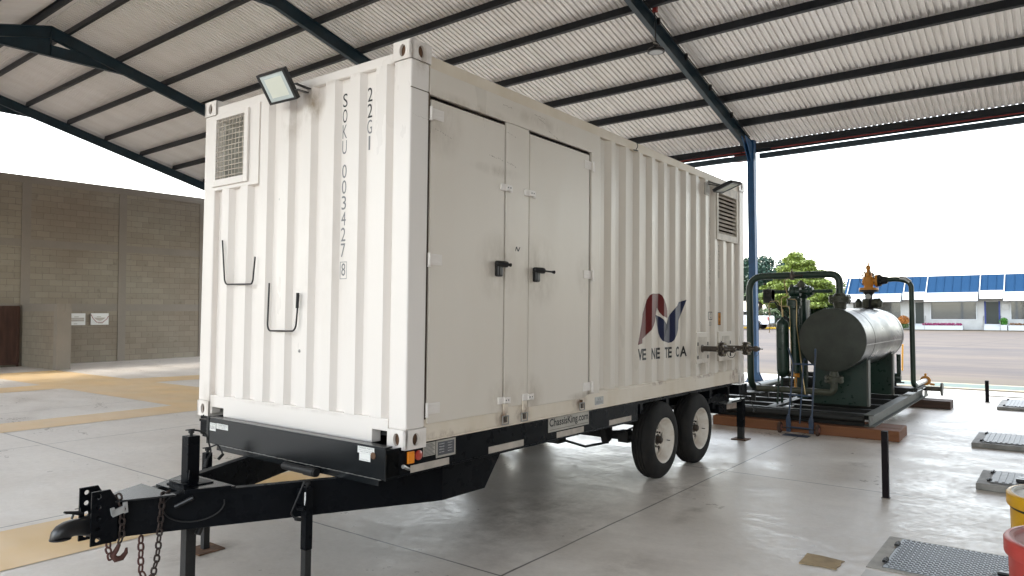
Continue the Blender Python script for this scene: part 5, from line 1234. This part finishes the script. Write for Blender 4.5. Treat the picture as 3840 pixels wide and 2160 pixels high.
mb = MB(); mb.lathe((0, -1.215, -.40), (1, 0, 0), [(XV+1.08, .045), (XV+1.09, .085), (XV+1.12, .085), (XV+1.13, .05), (XV+1.15, .04)], 20); mb.cyl((XV+1.1, -1.215, -.32), (XV+1.1, -1.215, -.27), .02, seg=8); mb.cyl((XV+1.12, -1.28, -.46), (XV+1.16, -1.34, -.47), .02, seg=8); K(lift(mb), 'end_flange', 'orange', smooth=35)
mb = MB(); mb.box(XV-.08, XV+.75, -1.26, -1.16, -.475, -.445); mb.box(XV+.0, XV+.06, -1.24, -1.18, -.51, -.475); mb.box(XV+.6, XV+.66, -1.24, -1.18, -.51, -.475)
mb.box(XV-.1, XV+.2, -1.2, -.2, -.50, -.44); mb.box(XV+.3, XV+.36, -1.0, -.72, -.40, -.38); mb.box(XV+.31, XV+.35, -.88, -.84, -.50, -.40); K(lift(mb), 'pipe_support', 'skiddark')
mb = MB(); mb.lathe((XV+.33, 0, -.31), (0, 1, 0), [(-.96, .02), (-.95, .07), (-.90, .085), (-.86, .085), (-.85, .06), (-.80, .06)], 18); mb.cyl((XV+.33, -.92, -.3), (XV+.33, -.92, 1.0-.9), .035, seg=12); K(lift(mb), 'rear_valve', 'green', smooth=40)

# timbers under the skid
def timber(x0, x1, y0, y1, lab, m='timber', h=.142):
    o = MB().box(x0, x1, y0, y1, .001, h).build('timber_beam', m, None, bevel=.008, label=lab, category='timber', group='timbers under the skid'); return o
timber(7.385, 7.62, -1.49, 1.04, 'long orange brown timber under the front of the skid, behind the hand truck')
timber(7.66, 8.05, -1.475, .9, 'brown timber under the skid just behind the long orange brown timber', 'timber', .140)
timber(11.35, 11.75, -1.62, 1.1, 'dark timber under the far end of the skid', 'timberdark', .140)

# hand truck leaning against the skid
ht, KH = group_thing('hand_truck', (7.2, -.28, 0), 'blue two wheeled hand truck leaning against the front of the skid', 'hand truck')
mb = MB()
def HX(z): return 7.25+.15*(z+.86)
for y0, ya, yt, yn in ((-.118, -.145, -.16, -.095), (-.425, -.440, -.452, -.462)):
    mb.tube(fillet([(HX(-.80), y0, -.80), (HX(-.45), y0-.01, -.45), (HX(.11), yt, .11), (HX(.22), (yt+yn)/2+.0, .20), (HX(.32)-.03, yn, .325)], .05, 5), .0125, 10)
KH(lift(mb), 'side_rail', 'trolley', smooth=60)
mb = MB(); mb.tube([(HX(-.80)-.005, -.275, -.72), (HX(.1)-.005, -.300, .10)], .010, 8); mb.tube(fillet([(HX(.1), -.300, .10), (HX(.2), -.305, .19), (HX(.2)-.02, -.33, .165)], .02), .006, 6); KH(lift(mb), 'centre_rail', 'trolley', smooth=60)
for z in (.105, -.33, -.775):
    mb = MB(); mb.bar((HX(z)-.012, -.11 if z < 0 else -.155, z), (HX(z)-.012, -.435 if z < 0 else -.450, z), .008, .022); KH(lift(mb), 'cross_bar', 'trolley')
for y in (-.118, -.425):
    mb = MB(); mb.prism([(y-.03, -.845), (y+.03, -.845), (y+.034, -.68), (y+.012, -.60), (y-.012, -.60), (y-.034, -.68)], 0, HX(-.7)-.02, HX(-.7)+.015); KH(lift(mb), 'wheel_bracket', 'trolley', bevel=.006)
for y in (-.005, -.515):
    mb = MB(); mb.lathe((7.245, y, -.785), (0, 1, 0), [(-.022, .03), (-.022, .055), (-.018, .072), (-.008, .079), (.008, .079), (.018, .072), (.022, .055), (.022, .03)], 28); wo = KH(lift(mb), 'wheel', 'timberdark', smooth=40)
    mb = MB(); mb.lathe((7.245, y, -.785), (0, 1, 0), [(-.025, .01), (-.024, .036), (.024, .036), (.025, .01)], 16); lift(mb); KH(mb, 'hub', 'lidpink', wo)
mb = MB(); mb.cyl((7.245, .01, -.785), (7.245, -.53, -.785), .008, seg=8); KH(lift(mb), 'axle', 'blackrough')
mb = MB(); mb.hexa([(7.03, -.44, -.862), (7.19, -.44, -.862), (7.19, -.10, -.862), (7.03, -.10, -.862), (7.03, -.44, -.857), (7.19, -.44, -.857), (7.19, -.10, -.857), (7.03, -.10, -.857)])
KH(lift(mb), 'toe_plate', 'trolley')

# bollards, stake
def bollard(x, y, z1, lab, r=.027):
    e, KB = group_thing('bollard', (x, y, 0), lab, 'bollard', group='dark posts standing on the floor')
    mb = MB(); mb.box(x-r, x+r, y-r, y+r, .004, z1); KB(mb, 'post', 'bollard', bevel=.004)
    mb = MB(); mb.box(x-r*1.3, x+r*1.3, y-r*1.3, y+r*1.3, .001, .006); KB(mb, 'base', 'pillar')
bollard(4.21, -1.91, .615, 'slim black square post on the floor in front of the skid, nearer of the two')
bollard(12.95, -2.03, .405, 'slim black square post on the floor near the green strip, farther of the two', .03)
mb = MB(); mb.tube([(20.13, .56, -.01), (20.12, .55, .3), (20.1, .53, .75)], .022, 8); mb.build('marker_stake', 'orangestick', None, smooth=60, label='thin orange stake standing in the yard behind the tank', category='stake')

# raised hatches and the floor hatch
def raised_box(x0, x1, y0, y1, h, lab, slots=14):
    e, KB = group_thing('raised_hatch', ((x0+x1)/2, (y0+y1)/2, 0), lab, 'hatch', group='raised hatches in the floor')
    mb = MB(); mb.box(x0, x1, y0, y1, .001, h); KB(mb, 'plinth', 'blocktop', bevel=.008)
    mb = MB(); ax, bx_, ay, by_ = x0+.08, x1-.06, y0+.06, y1-.11
    mb.box(ax, bx_, ay, by_, h+.002, h+.012)
    n = int((by_-ay)/.055)
    for k in range(n): yy = ay+.03+k*.055; mb.box(ax+.02, bx_-.02, yy-.012, yy+.012, h+.012, h+.018)
    l = KB(mb, 'lid', 'hatchmetal')
    for xx in (ax+.06, bx_-.12):
        mb = MB(); mb.box(xx, xx+.07, by_-.01, by_+.03, h+.001, h+.02); mb.cyl((xx, by_+.005, h+.022), (xx+.07, by_+.005, h+.022), .008, seg=8)
        KB(mb, 'lid_hinge', 'blackrough')
    if slots == 1:
        mb = MB(); mb.box(ax+.18, ax+.26, y1-.42, y1-.32, h+.018, h+.045); mb.box(ax+.08, ax+.14, y1-.44, y1-.31, h+.018, h+.05); KB(mb, 'padlock', 'blackplastic', bevel=.006)
raised_box(5.07, 5.80, -4.1, -2.53, .066, 'raised grey concrete hatch with a slatted metal lid and black padlock behind the yellow drum', 1)
raised_box(7.58, 8.56, -4.2, -2.265, .060, 'long raised grey concrete hatch with a slatted metal lid, middle one of the three', 14)
raised_box(11.83, 13.14, -4.2, -2.25, .055, 'raised grey concrete hatch with a slatted metal lid, farthest of the three', 14)
mb = MB(); mb.box(14.05, 14.30, -2.9, -1.94, .001, .02); mb.build('floor_plate', 'whitepaint', None, label='small flat white plate on the floor beyond the farthest raised hatch', category='plate')
fh, KF = group_thing('floor_hatch', (2.6, -2.6, 0), 'grey checker plate hatch cover lying flat in the floor beside the red drum', 'hatch')
mb = MB(); hx0, hx1, hy0, hy1 = 2.225, 2.955, -3.4, -2.25
mb.box(hx0, hx1, hy0, hy1, .002, .008); KF(mb, 'cover', 'checker')
mb = MB(); sp_ = .034; random.seed(11); i = 0
xx = hx0+.022
row = 0
while xx < hx1-.015:
    yy = hy0+.02+(row % 2)*sp_/2
    while yy < hy1-.015:
        a = R(38) if row % 2 else R(-38)
        mb.obox((xx, yy, .0092), (.027, .0055, .0026), Matrix.Rotation(a, 3, 'Z')); yy += sp_
    xx += .0265; row += 1
KF(mb, 'tread_pattern', 'checkerrib')
mb = MB()
def rim_(x0, x1, y0, y1): mb.box(x0, x1, y0, y1, .0008, .0045)
rim_(hx0-.055, hx0, hy0, hy1+.09); rim_(hx1, hx1+.03, hy0, hy1+.09); rim_(hx0, hx1, hy1+.004, hy1+.09); KF(mb, 'concrete_rim', 'rimgrey')
for xx in (hx0+.10, hx1-.20):
    mb = MB(); mb.box(xx, xx+.07, hy1-.01, hy1+.02, .006, .018); mb.cyl((xx-.01, hy1+.005, .018), (xx+.08, hy1+.005, .018), .007, seg=8); KF(mb, 'hinge', 'blackrough')
for xx in (2.34, 2.48):
    mb = MB(); mb.box(xx, xx+.05, -2.99, -2.87, .010, .035); KF(mb, 'padlock', 'blackplastic', bevel=.010)
mb = MB(); mb.tube([(2.38, -2.87, .03), (2.38, -2.845, .035), (2.43, -2.845, .035), (2.43, -2.87, .03)], .006, 6); KF(mb, 'shackle', 'hatchmetal')
mb = MB(); mb.add([(1.93, -2.17, .0035), (1.93, -3.2, .0035), (2.12, -3.2, .0035), (2.12, -2.17, .0035)], [(0, 1, 2, 3)]); KF(mb, 'pale_patch', 'signgrey')
mb = MB(); random.seed(2); top = []
pts = [(1.962, -1.783), (2.03, -1.780), (2.12, -1.776), (2.208, -1.770), (2.212, -1.85), (2.198, -1.95), (2.190, -2.023), (2.14, -2.010), (2.09, -2.022), (2.03, -2.012), (1.982, -2.020), (1.988, -1.93), (1.972, -1.85)]
mb.prism(pts, 2, .002, .006); mb.build('cardboard_sheet', 'card', None, label='torn piece of brown cardboard lying on the floor', category='cardboard')

# plastic drums at the right edge
def drum(cx, cy, h, r, body, lidm, band, lab):
    e, KD = group_thing('drum', (cx, cy, 0), lab, 'drum')
    mb = MB(); mb.lathe((cx, cy, 0), (0, 0, 1), [(.002, r-.04), (.01, r-.028), (h-.10, r-.016), (h-.066, r-.016)], 72, False); b = KD(mb, 'body', body, smooth=40)
    mb = MB(); mb.lathe((cx, cy, 0), (0, 0, 1), [(h-.068, r-.012), (h-.066, r-.002), (h-.058, r), (h-.010, r), (h-.002, r-.006), (h, r-.014), (h, r-.022)], 72, False); KD(mb, 'lid_rim', body, smooth=40)
    mb = MB(); mb.lathe((cx, cy, 0), (0, 0, 1), [(h-.02, r-.021), (h-.001, r-.022), (h-.003, r-.034), (h-.013, r-.040), (h-.014, r-.075), (h-.008, r-.085), (h-.008, .01)], 72); KD(mb, 'lid', lidm, smooth=40)
    if band: mb = MB(); mb.lathe((cx, cy, 0), (0, 0, 1), [(h-.082, r-.0148), (h-.070, r-.0148)], 72, False); KD(mb, 'black_band', 'signblack', smooth=40)
drum(1.585, -3.285, .760, .30, 'yellowdrum', 'lidwhite', True, 'yellow plastic drum with a dusty white lid and black band')
drum(.56, -3.335, .785, .30, 'reddrum', 'lidpink', False, 'red plastic drum with a dusty pink lid in front of the yellow drum')

# ------------------------------------------------------------------ office building across the yard
X0 = 69.8
off, KO = group_thing('office_building', (X0, 3, 0), 'low white office building with blue mansard roof and white awnings across the yard', 'building')
mb = MB(); mb.box(X0, X0+10, -16, 13.35, .0, Zc(2.45)); KO(mb, 'wall', 'officewall')
mb = MB(); y0, y1 = -16.2, 13.5
mb.prism([(X0-.05, Zc(2.42)), (X0+1.4, Zc(3.96)), (X0+9, Zc(3.96)), (X0+10.2, Zc(2.42))], 1, y0, y1)
for k in range(46): yk = y0+.5+.64*k; mb.bar((X0-.062, yk, Zc(2.43)), (X0+1.36, yk, Zc(3.945)), .03, .03)
KO(mb, 'roof', 'officeblue')
for y in (13.25, 8.52, 6.74, 2.74, 1.0, -3.2, -5.0, -9):
    mb = MB(); mb.bar((X0-.12, y, Zc(2.40)), (X0+1.35, y, Zc(3.93)), .07, .09); KO(mb, 'roof_rib', 'awning')
def awn(ya, yb, zt_, zb_, out):
    mb = MB(); mb.hexa([(X0-out, ya, zb_), (X0-.1, ya, zb_+.02), (X0-.1, yb, zb_+.02), (X0-out, yb, zb_), (X0-out+.55, ya, zt_), (X0-.1, ya, zt_), (X0-.1, yb, zt_), (X0-out+.55, yb, zt_)])
    KO(mb, 'awning', 'awning')
awn(8.60, 13.3, Zc(2.40), Zc(1.66), 1.3); awn(6.80, 8.50, Zc(2.52), Zc(1.82), 1.0); awn(2.80, 6.75, Zc(2.41), Zc(1.64), 1.3); awn(1.06, 2.70, Zc(2.55), Zc(1.83), 1.0); awn(-6.5, 1.0, Zc(2.40), Zc(1.63), 1.3)
for ya, yb in ((8.78, 12.75), (3.02, 6.385), (-2.9, .54)):
    mb = MB(); za, zb2 = Zc(.09), Zc(1.575); mb.box(X0-.03, X0-.004, ya-.07, yb+.07, za-.07, za); mb.box(X0-.03, X0-.004, ya-.07, yb+.07, zb2, zb2+.05); mb.box(X0-.03, X0-.004, ya-.07, ya, za, zb2); mb.box(X0-.03, X0-.004, yb, yb+.07, za, zb2)
    wn = KO(mb, 'window', 'awning')
    mb = MB(); mb.box(X0-.012, X0-.006, ya, yb, za, zb2); o = KO(mb, 'pane', 'windowglass', wn)
for ya, yb in ((6.95, 7.60), (1.42, 2.30)):
    mb = MB(); mb.box(X0-.03, X0-.006, ya, yb, Zc(-.30), Zc(1.58)); d_ = KO(mb, 'door', 'doordark')
    if ya < 3:
        mb = MB(); mb.box(X0-.05, X0-.008, ya-.12, ya-.01, Zc(-.3), Zc(1.62)); mb.box(X0-.05, X0-.008, yb+.01, yb+.12, Zc(-.3), Zc(1.62)); o = KO(mb, 'door_frame', 'doorblue', d_)
    mb = MB()
    for k in range(3): mb.box(X0-.40-.28*k, X0-.12 if k == 0 else X0-.40-.28*(k-1), ya-.12, yb+.12, 0, Zc(-.30)-.16*k-.02)
    KO(mb, 'steps', 'awning')
    for yy in (ya-.16, yb+.16): mb = MB(); mb.tube([(X0-1.0, yy, 0), (X0-1.0, yy, .75), (X0-.2, yy, 1.25), (X0-.2, yy, .5)], .022, 6); KO(mb, 'handrail', 'zinc')
mb = MB(); mb.box(X0-.03, X0-.005, .695, 1.18, Zc(.87), Zc(1.35)); KO(mb, 'wall_plaque', 'zinc')
mb = MB(); mb.box(X0-2.0, X0-.0, -16, 14, 0.0, .05); KO(mb, 'step_strip', 'apron')
random.seed(21)
def leaf_cluster(mb, c, rx, ry, rz_, n, size, flat=.5):
    for _ in range(n):
        while True:
            p = Vector((random.uniform(-1, 1), random.uniform(-1, 1), random.uniform(-1, 1)))
            if p.length <= 1: break
        p = p*(.35+.65*random.random()) if random.random() < .35 else p.normalized()*(.75+.3*random.random())
        q = Vector((c[0]+p.x*rx, c[1]+p.y*ry, c[2]+p.z*rz_)); s_ = size*random.uniform(.6, 1.4)
        n_ = (Vector((random.gauss(0, 1), random.gauss(0, 1), random.gauss(0, 1)*flat+ .8)) ).normalized()
        u = n_.cross(Vector((random.random()-.5, random.random()-.5, random.random()-.5))).normalized(); v_ = n_.cross(u)
        mb.add([q-u*s_, q-v_*s_*.55, q+u*s_, q+v_*s_*.55], [(0, 1, 2, 3)])
def planter(ya, yb, zt_, lab, plants, pl, leafm, hh):
    e, KP = group_thing('planter', (X0-.6, (ya+yb)/2, 0), lab, 'planter', group='white planters along the office wall')
    mb = MB(); mb.box(X0-1.0, X0-.3, ya, yb, 0.051, zt_); KP(mb, 'box', 'awning')
    mb = MB(); n = int((yb-ya)*260)
    for _ in range(n):
        leaf_cluster(mb, (X0-.65+random.uniform(-.3, .3), random.uniform(ya+.1, yb-.1), zt_+hh*.5*random.uniform(.4, 1.2)), .05, .06, hh*.4, 1, .055)
    KP(mb, pl, leafm)
planter(3.93, 7.06, Zc(-.46), 'long white planter with magenta flowers below the middle office window', 0, 'flowers', 'flowers', .26)
planter(-3, .72, Zc(-.40), 'white planter with dry stalks below the right office window', 0, 'stalks', 'leafdry', .22)
e, KP = group_thing('planter', (X0-.6, 1.05, 0), 'small white planter box holding a round green bush beside the blue office door', 'planter', group='white planters along the office wall')
mb = MB(); mb.box(X0-1.0, X0-.3, .80, 1.28, .051, Zc(-.37)); KP(mb, 'box', 'awning')
mb = MB(); leaf_cluster(mb, (X0-.65, 1.05, Zc(-.10)), .32, .30, .33, 900, .05); KP(mb, 'bush', 'leafbush')
e, KP = group_thing('shrub', (X0-.8, 8.5, 0), 'orange and green shrub at the office wall beside the far window', 'shrub')
mb = MB(); leaf_cluster(mb, (X0-.8, 8.45, Zc(.0)), .45, .45, .42, 900, .06); KP(mb, 'orange_leaves', 'leaforange')
mb = MB(); leaf_cluster(mb, (X0-.8, 8.5, Zc(-.5)), .4, .5, .25, 500, .06); KP(mb, 'green_leaves', 'leafmid')
mb = MB(); mb.tube([(X0-.8, 8.5, 0), (X0-.8, 8.5, .8)], .03, 6); KP(mb, 'stem', 'bark')

# pickup truck
tk_, KT = group_thing('pickup_truck', (64.6, 21.3, 0), 'white four door pickup truck parked in front of the trees across the yard', 'pickup truck')
yr = 18.72; L5 = 5.35; xc0, xc1 = 63.75, 65.55
def yy_(t): return yr+t
side = [(0, .48), (0, 1.02), (.05, 1.27), (1.62, 1.27), (1.70, 1.32), (1.95, 1.72), (2.25, 1.78), (3.25, 1.76), (3.45, 1.68), (4.05, 1.28), (4.2, 1.22), (5.1, 1.12), (5.3, .98), (5.33, .55), (5.2, .42), (4.78, .42), (4.72, .60), (4.55, .76), (4.25, .80), (3.98, .70), (3.86, .42), (1.60, .38), (1.50, .62), (1.32, .78), (1.05, .80), (.82, .70), (.70, .48)]
mb = MB()
rings_ = []
for x, f in ((xc0, .0), (xc0+.06, 1), (xc1-.06, 1), (xc1, 0)): rings_.append([(x+(0.14 if z > 1.3 and x < 64.6 else -.14 if z > 1.3 else 0), yy_(t), z-(0 if f else .01)) for t, z in side])
mb.rings(rings_); body = KT(mb, 'body', 'truckwhite', bevel=.03)
mb = MB()
for xx, s_ in ((xc0, -1),):
    for poly in ([(1.86, 1.36), (2.02, 1.68), (2.55, 1.71), (2.58, 1.36)], [(2.68, 1.36), (2.66, 1.71), (3.22, 1.70), (3.85, 1.36)]):
        mb.prism([(yy_(t), z) for t, z in poly], 0, xx-.005+.085, xx+.10)
KT(mb, 'side_window', 'truckglass')
mb = MB(); mb.box(xc0+.2, xc1-.2, yy_(1.70), yy_(1.74), 1.38, 1.66); KT(mb, 'rear_window', 'truckglass')
for t in (1.08, 4.25):
    for xx in (xc0+.12, xc1-.12):
        mb = MB(); mb.lathe((xx, yy_(t), .39), (1, 0, 0), [(-.12, .25), (-.125, .30), (-.11, .37), (-.05, .39), (.05, .39), (.11, .37), (.125, .30), (.12, .25)], 28); wo = KT(mb, 'wheel', 'tyre', smooth=40)
        mb = MB(); mb.lathe((xx, yy_(t), .39), (1, 0, 0), [(-.10, .02), (-.115, .06), (-.08, .12), (-.10, .24), (-.118, .25)], 20); o = KT(mb, 'rim', 'chrome', wo, smooth=30)
    mb = MB(); mb.tube([(xc0-.01, yy_(t)+.46*math.cos(a), .40+.44*math.sin(a)) for a in [PI*.02+i*PI*.96/12 for i in range(13)]], .035, 6); KT(mb, 'wheel_arch', 'blackplastic')
mb = MB(); mb.box(xc0-.012, xc0+.01, yy_(2.45), yy_(2.62), 1.13, 1.16); mb.box(xc0-.012, xc0+.01, yy_(3.4), yy_(3.55), 1.13, 1.16); KT(mb, 'door_handle', 'blackplastic')
mb = MB(); mb.box(xc0-.20, xc0+.02, yy_(3.55), yy_(3.68), 1.33, 1.52); KT(mb, 'wing_mirror', 'truckwhite', bevel=.03)
mb = MB(); mb.box(xc0-.005, xc0+.10, yy_(-.01), yy_(.08), .85, 1.22); KT(mb, 'tail_lamp', 'redlens')
mb = MB(); mb.box(xc0+.05, xc1-.05, yy_(-.12), yy_(0.0), .45, .62); KT(mb, 'rear_bumper', 'chrome', bevel=.02)
mb = MB(); mb.box(66.4, 66.6, 14.2, 30, 0, .17); mb.build('planting_kerb', 'kerb', None, bevel=.02, label='yellow painted kerb of the planting bed behind the pickup', category='kerb')

# trees
def tree(name, lab, cat, cx, cy, h, pads, leafm, trunk_r=.22, group=None, size=.13, n=420):
    k = dict(group=group) if group else {}
    e, KR = group_thing(name, (cx, cy, 0), lab, cat, **k)
    mb = MB(); mb.tube([(cx, cy, -.02), (cx+.1, cy+.05, h*.25), (cx-.05, cy-.1, h*.5), (cx+.05, cy, h*.85)], [trunk_r, trunk_r*.8, trunk_r*.5, trunk_r*.12], 10)
    for (px_, py_, pz_, rx, ry, rz_) in pads[::2]:
        z0 = min(h*.6, pz_*.7); mb.tube([(cx, cy, z0), ((cx+px_)/2, (cy+py_)/2, (z0+pz_)/2+.2), (px_, py_, pz_)], [trunk_r*.35, trunk_r*.22, .03], 6)
    KR(mb, 'trunk', 'bark', smooth=60)
    mb = MB()
    for (px_, py_, pz_, rx, ry, rz_) in pads: leaf_cluster(mb, (px_, py_, pz_), rx, ry, rz_, int(n*rx*ry), size)
    KR(mb, 'crown', leafm)
random.seed(5)
def pads_layered(cx, cy, z0, z1, r0, r1, nl, per, th=.3):
    out = []
    for i in range(nl):
        t = i/(nl-1); z = Zc(z0+(z1-z0)*t); rad = (r0+(r1-r0)*t)
        for k in range(per if t < .85 else max(2, per//2)):
            a = 2*PI*(k+random.random())/per; q = rad*random.uniform(.35, .85)
            out.append((cx+q*math.cos(a), cy+q*math.sin(a), z+random.uniform(-.15, .15), rad*random.uniform(.28, .42), rad*random.uniform(.28, .42), th))
    return out
tree('broadleaf_tree', 'tall yellow green tree with layered crown behind the skid and pickup', 'tree', 78, 20.0, Zc(6.4), pads_layered(78, 19.9, 1.5, 7.0, 4.6, 1.3, 12, 12, .30), 'leafyellow', .25, size=.15, n=480)
def pads_round(cx, cy, cz, r, rz_, n, pr):
    out = []
    for _ in range(n):
        while True:
            p = Vector((random.uniform(-1, 1), random.uniform(-1, 1), random.uniform(-1, 1)))
            if p.length < 1: break
        out.append((cx+p.x*r, cy+p.y*r, Zc(cz+p.z*rz_), pr*random.uniform(.7, 1.2), pr*random.uniform(.7, 1.2), pr*.7))
    return out
tree('broadleaf_tree', 'dark blue green tree with a dense round crown left of the yellow green tree', 'tree', 92, 29, Zc(8), pads_round(92, 29.0, 5.2, 4.6, 3.0, 60, 1.1), 'leafblue', .35, size=.17, n=360)
tree('broadleaf_tree', 'dark green low tree filling in below the yellow green crown', 'tree', 81, 19.2, Zc(3.0), pads_round(81, 19.2, 1.2, 4.8, 1.9, 95, 1.0), 'leafdark', .2, size=.15, n=420)
tree('broadleaf_tree', 'small distant mid green tree just left of the office roof', 'tree', 95, 18.6, Zc(4.4), pads_round(95, 18.4, 2.8, 1.5, 2.0, 16, .7), 'leafmid', .15, size=.15, n=300)
tree('broadleaf_tree', 'dark tree behind the container end, farthest left of the trees', 'tree', 84, 32.5, Zc(6), pads_round(84, 32, 3.5, 3.5, 3.4, 40, 1.1), 'leafdark', .3, size=.17, n=300)
# hedge mass under the trees, and a palm
e, KR = group_thing('hedge', (72, 19, 0), 'dark green clipped hedge and bushes along the bed behind the pickup', 'hedge')
mb = MB()
for (px_, py_, pz_, rx, ry, rz_) in [(73+random.uniform(-1, 1), 13.8+.42*i, .45+random.uniform(0, .5), .8, .6, .55) for i in range(40)]: leaf_cluster(mb, (px_, py_, pz_), rx, ry, rz_, 230, .09)
KR(mb, 'leaves', 'leafdark'); mb = MB()
for i in range(20): mb.tube([(73, 14+.8*i, 0), (73, 14+.8*i, .6)], .03, 5)
KR(mb, 'stems', 'bark')
def palm(cx, cy, h, lab, s_=1.6):
    e, KR = group_thing('palm', (cx, cy, 0), lab, 'palm', group='palms behind the pickup')
    mb = MB(); mb.tube([(cx, cy, 0), (cx+.05, cy, h)], [.14, .09], 8); KR(mb, 'trunk', 'bark')
    for k in range(14):
        mb = MB()
        a = 2*PI*k/14+random.random()*.3; el = random.uniform(.3, 1.2); d = Vector((math.cos(a), math.sin(a), 0)); prev = Vector((cx, cy, h))
        for j in range(12):
            t = j/12; p = Vector((cx, cy, h))+d*(s_*t*math.cos(el*.5))+Vector((0, 0, s_*(t*math.sin(el)-.9*t*t)))
            sd_ = d.cross(Vector((0, 0, 1))); ln = .45*math.sin(PI*min(1, t+.12))
            for q in (-1, 1): mb.add([p, p+d*.05, p+sd_*q*ln+d*.18-Vector((0, 0, .15))], [(0, 1, 2)])
            prev = p
        KR(mb, 'frond', 'leafmid')
palm(70.5, 22.3, 3.2, 'palm with drooping green fronds behind the pickup, the taller one', 2.0); palm(70, 20.6, 1.7, 'low palm with drooping green fronds beside the pickup, the shorter one', 1.6)
# lamp pole far away
e, KR = group_thing('light_pole', (82, 19.7, 0), 'thin tall grey pole rising behind the yellow green tree', 'pole')
mb = MB(); mb.tube([(82, 19.7, 0), (82, 19.68, Zc(9.7))], [.06, .035], 8); KR(mb, 'mast', 'zinc'); mb = MB(); mb.box(81.95, 82.05, 19.62, 19.74, Zc(9.3), Zc(9.8)); KR(mb, 'lamp_head', 'zinc')
e, KR = group_thing('street_lamp', (82, 17.4, 0), 'thin pale street lamp with a short arm above the office roof end', 'street lamp')
mb = MB(); mb.tube(fillet([(82, 18.4, 0), (82, 18.4, Zc(5.75)), (82, 17.3, Zc(5.85))], .2), .035, 6); KR(mb, 'mast', 'zinc'); mb = MB(); mb.box(81.9, 82.1, 17.0, 17.5, Zc(5.8), Zc(5.87)); KR(mb, 'lamp_head', 'zinc')
